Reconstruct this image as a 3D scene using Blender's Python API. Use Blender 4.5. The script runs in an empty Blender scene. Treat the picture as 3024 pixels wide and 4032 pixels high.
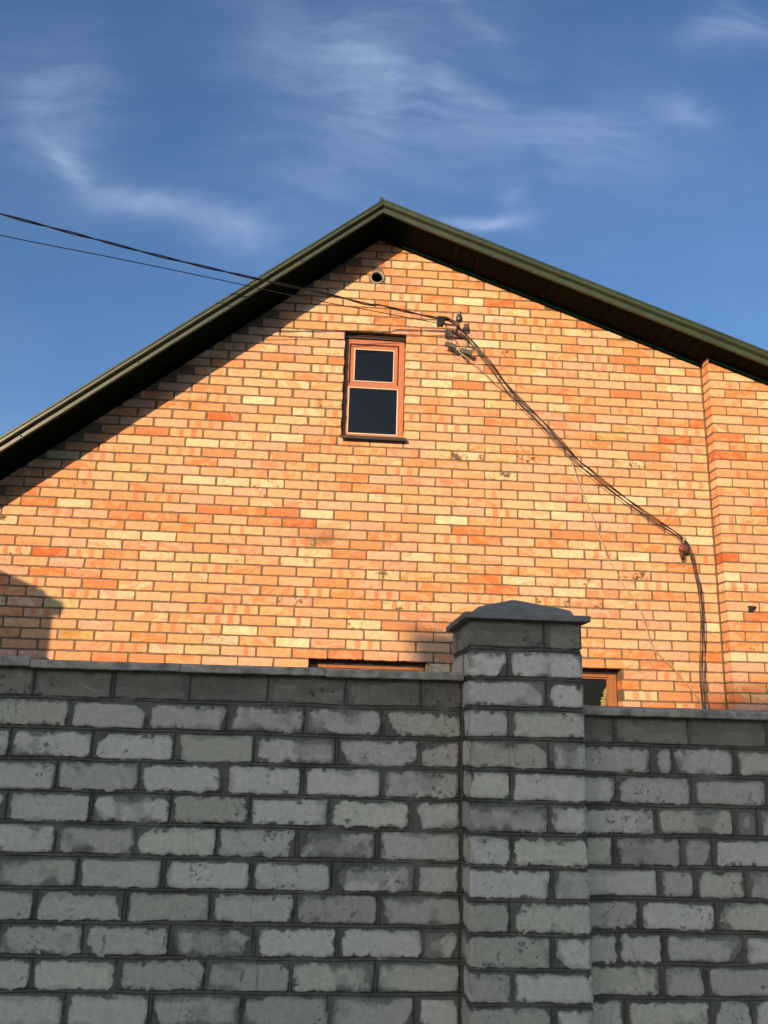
import bpy, math, random
import numpy as np
from mathutils import Vector, Matrix

# ------------------------------------------------------------------ camera, sky, sun, exposure
scene = bpy.context.scene
C = scene.collection
YAW, PITCH, ROLL = 0.0661773, 0.2608630, 0.0284672
CAM = Vector((-0.546, -6.187, 1.6))
cam_d = bpy.data.cameras.new("camera")
cam_o = bpy.data.objects.new("camera", cam_d)
C.objects.link(cam_o)
fw = Vector((math.sin(YAW) * math.cos(PITCH), math.cos(YAW) * math.cos(PITCH), math.sin(PITCH)))
rt0 = Vector((math.cos(YAW), -math.sin(YAW), 0))
up0 = rt0.cross(fw)
rt = math.cos(ROLL) * rt0 + math.sin(ROLL) * up0
up = -math.sin(ROLL) * rt0 + math.cos(ROLL) * up0
cam_o.matrix_world = Matrix(((rt.x, up.x, -fw.x, CAM.x), (rt.y, up.y, -fw.y, CAM.y), (rt.z, up.z, -fw.z, CAM.z), (0, 0, 0, 1)))
cam_d.sensor_fit = 'VERTICAL'
cam_d.sensor_height = 36.0
cam_d.lens = 3280.0 / 4032.0 * 36.0
cam_d.clip_start = 0.05
cam_d.clip_end = 2000
scene.camera = cam_o

LIGHT_DIR = Vector((0.616, 1.0, -0.25)).normalized()      # the way the sunlight travels
SUN_EL = math.asin(-LIGHT_DIR.z)
SUN_ROT = math.atan2(-LIGHT_DIR.x, -LIGHT_DIR.y)
SKY_STRENGTH = 0.125
EXPOSURE = 0.66

world = bpy.data.worlds.new("World")
scene.world = world
world.use_nodes = True
scene.view_settings.view_transform = 'Standard'
scene.view_settings.look = 'None'
scene.view_settings.exposure = EXPOSURE
scene.view_settings.gamma = 1.0


class NT:
    """short-hand for building node trees"""
    def __init__(s, tree):
        s.t = tree
    def n(s, typ, **kw):
        nd = s.t.nodes.new(typ)
        for k, v in kw.items():
            setattr(nd, k, v)
        return nd
    def put(s, sock, v):
        if isinstance(v, bpy.types.NodeSocket):
            s.t.links.new(v, sock)
        elif v is not None:
            sock.default_value = v
    def m(s, op, a, b=None, c=None, clamp=False):
        nd = s.n('ShaderNodeMath', operation=op, use_clamp=clamp)
        for i, v in enumerate((a, b, c)):
            s.put(nd.inputs[i], v)
        return nd.outputs[0]
    def vm(s, op, a, b=None, scale=None):
        nd = s.n('ShaderNodeVectorMath', operation=op)
        s.put(nd.inputs[0], a)
        if b is not None:
            s.put(nd.inputs[1], b)
        if scale is not None:
            s.put(nd.inputs['Scale'], scale)
        return nd.outputs['Value'] if op in ('LENGTH', 'DOT_PRODUCT', 'DISTANCE') else nd.outputs[0]
    def comb(s, x, y, z):
        nd = s.n('ShaderNodeCombineXYZ')
        for i, v in enumerate((x, y, z)):
            s.put(nd.inputs[i], v)
        return nd.outputs[0]
    def sep(s, v):
        nd = s.n('ShaderNodeSeparateXYZ')
        s.put(nd.inputs[0], v)
        return nd.outputs
    def noise(s, vec, scale, detail=2.0, rough=0.5, dist=0.0, dim='3D'):
        nd = s.n('ShaderNodeTexNoise', noise_dimensions=dim)
        s.put(nd.inputs['Vector'], vec)
        nd.inputs['Scale'].default_value = scale
        nd.inputs['Detail'].default_value = detail
        nd.inputs['Roughness'].default_value = rough
        nd.inputs['Distortion'].default_value = dist
        return nd.outputs[0]
    def ramp(s, v, a, b, lo=0.0, hi=1.0):
        nd = s.n('ShaderNodeMapRange', interpolation_type='SMOOTHSTEP')
        s.put(nd.inputs[0], v)
        for i, q in enumerate((a, b, lo, hi)):
            s.put(nd.inputs[1 + i], q)
        return nd.outputs[0]
    def mix(s, f, a, b, blend='MIX'):
        nd = s.n('ShaderNodeMix', data_type='RGBA', blend_type=blend)
        s.put(nd.inputs[0], f)
        s.put(nd.inputs[6], a)
        s.put(nd.inputs[7], b)
        return nd.outputs[2]
    def attr(s, name, out='Vector'):
        nd = s.n('ShaderNodeAttribute', attribute_name=name)
        return nd.outputs[out]


def build_world():
    k = NT(world.node_tree)
    bg = world.node_tree.nodes['Background']
    sky = k.n('ShaderNodeTexSky', sky_type='NISHITA')
    sky.sun_disc = False
    sky.sun_elevation = SUN_EL
    sky.sun_rotation = SUN_ROT
    sky.altitude = 300
    sky.air_density = 1.0
    sky.dust_density = 3.4
    sky.ozone_density = 4.7
    tc = k.n('ShaderNodeTexCoord').outputs['Generated']
    x, y, z = k.sep(tc)
    yy = k.m('MAXIMUM', y, 0.08)
    a = k.m('DIVIDE', x, yy)
    e = k.m('DIVIDE', z, yy)
    P = k.comb(a, e, 0.0)
    warp = k.n('ShaderNodeTexNoise')
    k.put(warp.inputs['Vector'], P)
    warp.inputs['Scale'].default_value = 3.2
    warp.inputs['Detail'].default_value = 4
    wv = k.vm('SCALE', k.vm('SUBTRACT', warp.outputs['Color'], (0.5, 0.5, 0.5)), scale=0.16)
    PW = k.vm('ADD', P, wv)
    # wisps: (a, e, half length vector a, e, half width, strength)
    total = None
    for ca, ce, ma, me, wd, st in CLOUDS:
        L = math.hypot(ma, me)
        ux, uy = ma / L, me / L
        d = k.vm('SUBTRACT', PW, (ca, ce, 0))
        p = k.m('DIVIDE', k.vm('DOT_PRODUCT', d, (ux, uy, 0)), L)
        q = k.m('DIVIDE', k.vm('DOT_PRODUCT', d, (-uy, ux, 0)), wd)
        r2 = k.m('ADD', k.m('MULTIPLY', p, p), k.m('MULTIPLY', q, q))
        g = k.m('MULTIPLY', k.m('EXPONENT', k.m('MULTIPLY', r2, -1.3)), st * 1.08)
        total = g if total is None else k.m('ADD', total, g)
    # fibrous texture drawn out along the wind
    mp = k.n('ShaderNodeMapping')
    k.put(mp.inputs['Vector'], PW)
    mp.inputs['Rotation'].default_value = (0, 0, math.radians(38))
    mp.inputs['Scale'].default_value = (1.7, 8.0, 1.0)
    fib = k.noise(mp.outputs[0], 2.0, 7, 0.6, 0.8)
    soft = k.noise(PW, 5.0, 6, 0.6, 0.4)
    fib2 = k.noise(k.vm('ADD', mp.outputs[0], (3.1, 1.7, 0)), 4.0, 6, 0.6, 0.5)
    tex = k.m('ADD', k.m('MULTIPLY', k.ramp(fib, 0.28, 0.74), 0.22), k.m('ADD', k.m('MULTIPLY', k.ramp(soft, 0.22, 0.80), 0.20), k.m('MULTIPLY', k.ramp(fib2, 0.30, 0.78), 0.09)))
    veil = k.m('MULTIPLY', k.m('MULTIPLY', k.ramp(k.noise(PW, 1.3, 5, 0.55), 0.36, 0.72), k.ramp(fib, 0.25, 0.75, 0.4, 1.0)), 0.085)
    cl = k.m('ADD', k.m('MULTIPLY', total, tex), veil, clamp=True)
    cl = k.m('MULTIPLY', cl, k.ramp(y, 0.08, 0.2))
    col = k.mix(k.m('MULTIPLY', cl, 1.0), sky.outputs[0], CLOUD_COL)
    k.put(bg.inputs[0], col)
    bg.inputs[1].default_value = SKY_STRENGTH


CLOUD_COL = (4.2, 4.9, 6.4, 1)
CLOUDS = [
    (-0.4183, 0.8244, 0.0226, -0.0432, 0.0379, 0.26),
    (-0.3527, 0.7460, 0.0501, -0.0487, 0.0225, 0.46),
    (-0.2598, 0.6846, 0.0599, -0.0328, 0.0219, 0.46),
    (-0.1558, 0.6399, 0.0695, -0.0240, 0.0221, 0.42),
    (-0.3739, 0.8592, 0.0747, -0.0162, 0.0672, 0.24),
    (-0.3808, 0.7862, 0.0809, -0.1138, 0.0892, 0.20),
    (0.0101, 0.9678, 0.0588, -0.0512, 0.0621, 0.30),
    (0.0750, 0.9435, 0.0477, -0.0178, 0.0211, 0.34),
    (0.1464, 0.9361, 0.0239, -0.0341, 0.0199, 0.40),
    (0.1906, 0.9087, 0.0407, -0.0155, 0.0194, 0.46),
    (0.1753, 1.0155, 0.0466, -0.0393, 0.0165, 0.34),
    (0.0276, 0.8454, 0.0616, 0.0650, 0.0568, 0.30),
    (0.0509, 0.8358, 0.1794, -0.0308, 0.1286, 0.24),
    (-0.0947, 0.9779, 0.0955, -0.0355, 0.1030, 0.28),
    (0.0788, 0.9256, 0.1861, -0.0628, 0.1335, 0.24),
    (0.5035, 0.9104, 0.0490, -0.0260, 0.0303, 0.40),
    (0.5650, 1.0441, 0.0683, -0.0061, 0.0528, 0.36),
    (0.6007, 1.0781, 0.0343, -0.0227, 0.0408, 0.34),
    (0.3156, 0.8514, 0.1528, -0.0261, 0.0790, 0.24),
    (0.1868, 0.6990, 0.0718, 0.0026, 0.0147, 0.85),
    (0.2279, 0.7383, 0.0179, -0.0154, 0.0252, 0.30),
    (-0.0133, 0.7244, 0.0678, -0.0166, 0.0365, 0.26),
    (0.3683, 0.8880, 0.0794, -0.0644, 0.1112, 0.18),
    (-0.1690, 0.6506, 0.1076, -0.0378, 0.0549, 0.24),
    (-0.1185, 0.7305, 0.0916, -0.0583, 0.0631, 0.16),
]
build_world()

sun_d = bpy.data.lights.new("sun", 'SUN')
sun_d.energy = 3.9
sun_d.angle = math.radians(0.53)
sun_d.color = (1.0, 0.715, 0.43)
sun_o = bpy.data.objects.new("sun", sun_d)
sun_o.rotation_euler = LIGHT_DIR.to_track_quat('-Z', 'Y').to_euler()
sun_o.location = (-8, -14, 9)
C.objects.link(sun_o)

# ------------------------------------------------------------------ object helpers
def tag(o, label=None, cat=None, group=None, kind=None):
    if label: o['label'] = label
    if cat: o['category'] = cat
    if group: o['group'] = group
    if kind: o['kind'] = kind
    return o


def empty(name, loc, label, cat, group=None):
    o = bpy.data.objects.new(name, None)
    o.location = loc
    o.empty_display_size = 0.2
    C.objects.link(o)
    return tag(o, label, cat, group)


class MB:
    """collects faces (world coordinates) and links them as one mesh object"""
    def __init__(s):
        s.v, s.f, s.mi, s.sm = [], [], [], []
    def add(s, verts, faces, mi=0, smooth=False):
        b = len(s.v)
        s.v += [tuple(v) for v in verts]
        for f in faces:
            s.f.append(tuple(b + i for i in f))
            s.mi.append(mi)
            s.sm.append(smooth)
    def box(s, x0, x1, y0, y1, z0, z1, mi=0):
        s.add([(x0, y0, z0), (x1, y0, z0), (x1, y1, z0), (x0, y1, z0), (x0, y0, z1), (x1, y0, z1), (x1, y1, z1), (x0, y1, z1)],
              [(0, 3, 2, 1), (4, 5, 6, 7), (0, 1, 5, 4), (1, 2, 6, 5), (2, 3, 7, 6), (3, 0, 4, 7)], mi)
    def quad(s, a, b, c, d, mi=0):
        s.add([a, b, c, d], [(0, 1, 2, 3)], mi)
    def extrude(s, prof, path, mi=0, smooth=False):
        """prof: closed list of (y, dz); path: list of (x, zbase): vertical shear extrusion"""
        n = len(prof)
        vs = [(x, y, zb + dz) for (x, zb) in path for (y, dz) in prof]
        fs = []
        for i in range(len(path) - 1):
            for j in range(n):
                a, b = i * n + j, i * n + (j + 1) % n
                fs.append((a, b, b + n, a + n))
        fs.append(tuple(range(n - 1, -1, -1)))
        fs.append(tuple((len(path) - 1) * n + j for j in range(n)))
        s.add(vs, fs, mi, smooth)
    def tube(s, pts, r, n=8, mi=0, cap=True):
        pts = [Vector(p) for p in pts]
        rr = r if isinstance(r, (list, tuple)) else [r] * len(pts)
        ref = None
        rings = []
        for i, p in enumerate(pts):
            t = (pts[min(i + 1, len(pts) - 1)] - pts[max(i - 1, 0)]).normalized()
            if ref is None:
                ref = Vector((0, 0, 1)) if abs(t.z) < 0.9 else Vector((1, 0, 0))
            u = (ref - t * ref.dot(t)).normalized()
            ref = u
            w = t.cross(u)
            rings.append([p + (u * math.cos(2 * math.pi * j / n) + w * math.sin(2 * math.pi * j / n)) * rr[i] for j in range(n)])
        vs = [q for rg in rings for q in rg]
        fs = []
        for i in range(len(pts) - 1):
            for j in range(n):
                a, b = i * n + j, i * n + (j + 1) % n
                fs.append((a, b, b + n, a + n))
        if cap:
            fs.append(tuple(range(n - 1, -1, -1)))
            fs.append(tuple((len(pts) - 1) * n + j for j in range(n)))
        s.add(vs, fs, mi, True)
    def lathe(s, base, axis, prof, n=24, mi=0):
        """prof: (distance along axis, radius)"""
        axis = Vector(axis).normalized()
        s.tube([Vector(base) + axis * d for d, r in prof], [max(r, 1e-4) for d, r in prof], n, mi)
    def build(s, name, mats, parent=None, bevel=0.0, seg=2):
        me = bpy.data.meshes.new(name)
        me.from_pydata(s.v, [], s.f)
        for m in (mats if isinstance(mats, (list, tuple)) else [mats]):
            me.materials.append(m)
        me.polygons.foreach_set('material_index', s.mi)
        me.polygons.foreach_set('use_smooth', s.sm)
        me.update()
        o = bpy.data.objects.new(name, me)
        C.objects.link(o)
        if parent is not None:
            o.parent = parent
            pm = Vector((0, 0, 0))
            q = parent
            while q is not None:
                pm += q.location
                q = q.parent
            o.location = -pm
        if bevel:
            b = o.modifiers.new('bevel', 'BEVEL')
            b.width = bevel
            b.segments = seg
            b.limit_method = 'ANGLE'
            b.angle_limit = math.radians(50)
        return o


# ------------------------------------------------------------------ materials
def mat(name):
    m = bpy.data.materials.new(name)
    m.use_nodes = True
    return m, NT(m.node_tree), m.node_tree.nodes['Principled BSDF']


def plain(name, col, rough=0.6, var=0.15, scale=12.0, metal=0.0, bump=0.0, bscale=120.0, spec=0.5, streak=None):
    m, k, b = mat(name)
    p = k.n('ShaderNodeTexCoord').outputs['Object']
    if streak:
        p2 = k.vm('MULTIPLY', p, streak)
    else:
        p2 = p
    nz = k.noise(p2, scale, 5, 0.6)
    f = k.ramp(nz, 0.25, 0.75, 1.0 - var, 1.0 + var)
    c = k.vm('SCALE', (col[0], col[1], col[2]), scale=f)
    k.put(b.inputs['Base Color'], c)
    k.put(b.inputs['Roughness'], k.ramp(nz, 0.2, 0.8, max(rough - 0.08, 0.02), min(rough + 0.08, 1)))
    b.inputs['Metallic'].default_value = metal
    b.inputs['Specular IOR Level'].default_value = spec
    if bump:
        bp = k.n('ShaderNodeBump')
        bp.inputs['Strength'].default_value = bump
        bp.inputs['Distance'].default_value = 0.004
        k.put(bp.inputs['Height'], k.noise(p, bscale, 4, 0.65))
        k.put(b.inputs['Normal'], bp.outputs[0])
    return m


def brick_material():
    m, k, b = mat("fired_clay_brick")
    c1 = k.attr('c1', 'Color')
    c2 = k.attr('c2', 'Color')
    uv = k.attr('buv')                 # metres along, metres up, brick seed
    ty = k.attr('bty')                 # patches, stain, dots
    u, v, sd = k.sep(uv)
    t1, t2, t3 = k.sep(ty)
    q = k.comb(u, v, k.m('MULTIPLY', sd, 13.7))
    # flame-like sweeps of the second firing colour
    qd = k.comb(k.m('ADD', u, k.m('MULTIPLY', v, 0.9)), k.m('SUBTRACT', v, k.m('MULTIPLY', u, 0.25)), k.m('MULTIPLY', sd, 7.3))
    sw = k.noise(qd, 9.0, 3, 0.5, 1.2)
    col = k.mix(k.ramp(sw, 0.45, 0.56), c1, c2)
    # soft mottling
    mo = k.noise(q, 26, 4, 0.6)
    col = k.vm('SCALE', col, scale=k.ramp(mo, 0.25, 0.78, 0.88, 1.12))
    # two kiln marks
    wob = k.m('MULTIPLY', k.m('SUBTRACT', k.noise(q, 55, 3), 0.5), 0.022)
    uu = k.m('ADD', u, wob)
    off = k.m('MULTIPLY', k.m('SUBTRACT', k.m('FRACT', k.m('MULTIPLY', sd, 5.1)), 0.5), 0.03)
    def bar(c, h):
        dd = k.m('ABSOLUTE', k.m('SUBTRACT', uu, k.m('ADD', off, c)))
        return k.ramp(dd, h - 0.007, h + 0.005, 1.0, 0.0)
    bars = k.m('MAXIMUM', bar(0.078, 0.019), k.m('MULTIPLY', bar(0.172, 0.022), k.ramp(k.m('FRACT', k.m('MULTIPLY', sd, 3.3)), 0.18, 0.4)))
    vv = k.ramp(k.m('ABSOLUTE', k.m('SUBTRACT', k.m('ADD', v, wob), 0.034)), 0.026, 0.034, 1.0, 0.55)
    bf = k.m('MULTIPLY', k.m('MULTIPLY', bars, vv), t1)
    bf = k.m('MULTIPLY', bf, k.ramp(k.noise(q, 70, 3), 0.3, 0.6, 0.55, 1.0))
    col = k.mix(bf, col, (0.52, 0.165, 0.065, 1))
    # row of small red blisters
    vo = k.n('ShaderNodeTexVoronoi', voronoi_dimensions='3D')
    k.put(vo.inputs['Vector'], q)
    vo.inputs['Scale'].default_value = 85
    band = k.ramp(k.m('ABSOLUTE', k.m('SUBTRACT', v, 0.017)), 0.006, 0.013, 1.0, 0.12)
    dots = k.m('MULTIPLY', k.m('MULTIPLY', k.ramp(vo.outputs['Distance'], 0.30, 0.42, 1.0, 0.0), band), t3)
    col = k.mix(dots, col, (0.36, 0.09, 0.04, 1))
    # burnt specks and blotches
    sn = k.noise(q, 34, 6, 0.72, 0.3)
    big = k.noise(q, 12, 2, 0.5)
    th = k.m('SUBTRACT', 0.78, k.m('MULTIPLY', t2, 0.22))
    th = k.m('SUBTRACT', th, k.m('MULTIPLY', k.m('SUBTRACT', big, 0.5), k.m('MULTIPLY', t2, 0.9)))
    st = k.ramp(sn, th, k.m('ADD', th, 0.05))
    halo = k.ramp(sn, k.m('SUBTRACT', th, 0.16), k.m('ADD', th, 0.01))
    col = k.mix(k.m('MULTIPLY', halo, k.m('MULTIPLY', t2, 0.45)), col, (0.34, 0.22, 0.075, 1))
    col = k.mix(k.m('MULTIPLY', st, 0.85), col, (0.085, 0.048, 0.028, 1))
    # grain, dusty mortar bloom
    gr = k.noise(q, 320, 3, 0.7)
    col = k.vm('SCALE', col, scale=k.ramp(gr, 0.2, 0.8, 0.92, 1.07))
    bl = k.ramp(k.noise(q, 16, 5, 0.7), 0.62, 0.8, 0.0, 0.22)
    col = k.mix(bl, col, (0.62, 0.45, 0.30, 1))
    k.put(b.inputs['Base Color'], col)
    b.inputs['Roughness'].default_value = 0.88
    b.inputs['Specular IOR Level'].default_value = 0.25
    bp = k.n('ShaderNodeBump')
    bp.inputs['Strength'].default_value = 0.5
    bp.inputs['Distance'].default_value = 0.002
    k.put(bp.inputs['Height'], k.m('ADD', k.noise(q, 180, 5, 0.7), k.m('MULTIPLY', mo, 0.6)))
    k.put(b.inputs['Normal'], bp.outputs[0])
    return m


def silicate_material():
    m, k, b = mat("grey_silicate_brick")
    c = k.attr('c1', 'Color')
    p = k.n('ShaderNodeTexCoord').outputs['Object']
    g = k.noise(p, 420, 4, 0.75)
    g2 = k.noise(p, 60, 5, 0.65)
    col = k.vm('SCALE', c, scale=k.m('MULTIPLY', k.m('MULTIPLY', k.ramp(g, 0.2, 0.8, 0.76, 1.24), k.ramp(g2, 0.25, 0.75, 0.90, 1.10)), k.ramp(k.noise(p, 150, 2, 0.5), 0.70, 0.76, 1.0, 0.55)))
    k.put(b.inputs['Base Color'], col)
    b.inputs['Roughness'].default_value = 0.92
    b.inputs['Specular IOR Level'].default_value = 0.2
    bp = k.n('ShaderNodeBump')
    bp.inputs['Strength'].default_value = 0.45
    bp.inputs['Distance'].default_value = 0.0015
    k.put(bp.inputs['Height'], k.noise(p, 260, 5, 0.7))
    k.put(b.inputs['Normal'], bp.outputs[0])
    return m


def far_brick(name, ca, cb, mortar):
    m, k, b = mat(name)
    br = k.n('ShaderNodeTexBrick')
    p = k.n('ShaderNodeTexCoord').outputs['Object']
    x, y, z = k.sep(p)
    k.put(br.inputs['Vector'], k.comb(k.m('ADD', x, y), z, 0.0))
    br.inputs['Color1'].default_value = (*ca, 1)
    br.inputs['Color2'].default_value = (*cb, 1)
    br.inputs['Mortar'].default_value = (*mortar, 1)
    br.inputs['Scale'].default_value = 1.0
    br.inputs['Mortar Size'].default_value = 0.005
    br.inputs['Brick Width'].default_value = 0.26
    br.inputs['Row Height'].default_value = 0.0755
    k.put(b.inputs['Base Color'], br.outputs['Color'])
    b.inputs['Roughness'].default_value = 0.9
    return m


def glass_material(name, tint):
    m, k, b = mat(name)
    out = m.node_tree.nodes['Material Output']
    tr = k.n('ShaderNodeBsdfTransparent')
    tr.inputs[0].default_value = (*tint, 1)
    gl = k.n('ShaderNodeBsdfGlossy')
    gl.inputs['Roughness'].default_value = 0.015
    gl.inputs['Color'].default_value = (0.92, 0.9, 0.84, 1)
    p = k.n('ShaderNodeTexCoord').outputs['Object']
    bp = k.n('ShaderNodeBump')
    bp.inputs['Strength'].default_value = 0.03
    bp.inputs['Distance'].default_value = 0.01
    k.put(bp.inputs['Height'], k.noise(p, 4, 2))
    k.put(gl.inputs['Normal'], bp.outputs[0])
    fr = k.n('ShaderNodeFresnel')
    fr.inputs[0].default_value = 1.5
    mx = k.n('ShaderNodeMixShader')
    k.put(mx.inputs[0], fr.outputs[0])
    k.put(mx.inputs[1], tr.outputs[0])
    k.put(mx.inputs[2], gl.outputs[0])
    # specks of dust and paint on the pane
    df = k.n('ShaderNodeBsdfDiffuse')
    df.inputs[0].default_value = (0.25, 0.25, 0.24, 1)
    mx2 = k.n('ShaderNodeMixShader')
    k.put(mx2.inputs[0], k.m('ADD', k.ramp(k.noise(p, 60, 3, 0.6), 0.74, 0.8, 0.0, 0.5), 0.012))
    k.put(mx2.inputs[1], mx.outputs[0])
    k.put(mx2.inputs[2], df.outputs[0])
    m.node_tree.links.new(mx2.outputs[0], out.inputs[0])
    return m


M_BRICK = brick_material()
M_SIL = silicate_material()
M_MORTAR = plain("sandy_mortar", (0.175, 0.122, 0.072), 0.95, 0.25, 30, bump=0.6, bscale=200, spec=0.2)
M_FARBRICK = far_brick("plain_brick_courses", (0.56, 0.30, 0.15), (0.60, 0.42, 0.24), (0.2, 0.145, 0.09))
M_GREEN = plain("olive_green_sheet_metal", (0.033, 0.049, 0.023), 0.42, 0.10, 6, bump=0.06, bscale=30, spec=0.5)
M_SOFFIT = plain("green_soffit_shaded", (0.0030, 0.0105, 0.0070), 0.85, 0.25, 9, bump=0.1, bscale=40, spec=0.02)  # green soffit, with the left side's shade put into the colour
M_SOFFIT_LIT = plain("green_soffit_lit", (0.0085, 0.0105, 0.0068), 0.8, 0.35, 9, bump=0.1, bscale=40, spec=0.04)  # same soffit on the right slope, lighter tone painted for the bounced light
M_DARK = plain("black_gap", (0.01, 0.01, 0.01), 0.9)
M_RED_WOOD = plain("red_brown_painted_wood", (0.40, 0.135, 0.06), 0.55, 0.20, 18, bump=0.1, bscale=60, streak=(6, 6, 1))
M_ORANGE_WOOD = plain("varnished_orange_wood", (0.30, 0.115, 0.036), 0.4, 0.18, 18, bump=0.08, bscale=60, streak=(6, 6, 1))
M_DARK_WOOD = plain("dark_brown_wood", (0.035, 0.017, 0.012), 0.5, 0.2, 20)
M_CREAM = plain("cream_glazing_bead", (0.62, 0.50, 0.33), 0.5, 0.06, 30)
M_SILL = plain("dark_brown_sheet_sill", (0.03, 0.02, 0.015), 0.45, 0.2, 10)
M_GLASS = glass_material("window_glass", (0.22, 0.23, 0.23))
M_ROOM = plain("unlit_room_plaster", (0.02, 0.02, 0.02), 0.9)
M_FOAM = plain("yellow_mounting_foam", (0.24, 0.19, 0.075), 0.85, 0.25, 40, bump=0.8, bscale=60)
M_PIPE = plain("pale_cement_pipe", (0.30, 0.26, 0.19), 0.85, 0.15, 25, bump=0.3)
M_BLACK = plain("black_cable_sheath", (0.011, 0.010, 0.010), 0.4, 0.2, 40, spec=0.4)
M_BLACKPL = plain("black_plastic", (0.009, 0.009, 0.009), 0.45, 0.2, 40, spec=0.3)
M_WIRE = plain("grey_aluminium_wire", (0.10, 0.085, 0.07), 0.4, 0.2, 60)
M_WHITEC = plain("cream_cable_sheath", (0.36, 0.29, 0.19), 0.5, 0.1, 30)
M_GREYPL = plain("grey_plastic", (0.085, 0.078, 0.066), 0.55, 0.12, 30)
M_STEEL = plain("rusty_steel", (0.06, 0.04, 0.03), 0.6, 0.3, 50, metal=0.4)
M_GREENGL = plain("green_glazed_insulator", (0.045, 0.06, 0.035), 0.2, 0.2, 40)
M_BROWNGL = plain("brown_glazed_ceramic", (0.16, 0.045, 0.025), 0.25, 0.15, 40)
M_CONC = plain("grey_concrete_slab", (0.47, 0.385, 0.27), 0.92, 0.50, 20, bump=0.5, bscale=160, spec=0.2)
M_CAPC = plain("dark_cast_concrete", (0.285, 0.250, 0.195), 0.9, 0.22, 14, bump=0.5, bscale=180, spec=0.25)
M_ASPH = plain("dusty_street", (0.16, 0.145, 0.125), 0.95, 0.25, 2.0, bump=0.4, bscale=80)
M_EARTH = plain("dry_garden_earth", (0.17, 0.13, 0.09), 0.97, 0.25, 1.5, bump=0.5, bscale=40)
M_PLASTER = plain("grey_plaster", (0.34, 0.31, 0.27), 0.9, 0.12, 3)
M_SLATE = plain("grey_fibre_cement_roof", (0.16, 0.16, 0.16), 0.85, 0.15, 5)

# ------------------------------------------------------------------ noise for the hand-laid masonry
def vnoise(x, z, freq, seed):
    rs = np.random.RandomState(seed)
    T = rs.rand(256, 256).astype(np.float32)
    X, Z = x * freq + 61.3, z * freq + 37.7
    xi, zi = np.floor(X).astype(np.int64), np.floor(Z).astype(np.int64)
    fx, fz = X - xi, Z - zi
    fx, fz = fx * fx * (3 - 2 * fx), fz * fz * (3 - 2 * fz)
    g = lambda i, j: T[i & 255, j & 255]
    return (g(xi, zi) * (1 - fx) + g(xi + 1, zi) * fx) * (1 - fz) + (g(xi, zi + 1) * (1 - fx) + g(xi + 1, zi + 1) * fx) * fz


def fbm(x, z, freq, seed, oct=4, gain=0.55):
    s, a, t = 0, 1.0, 0.0
    for i in range(oct):
        s = s + a * vnoise(x, z, freq * 2 ** i, seed + i * 7)
        t += a
        a *= gain
    return s / t


def sstep(a, b, x):
    t = np.clip((x - a) / (b - a), 0, 1)
    return t * t * (3 - 2 * t)


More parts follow.
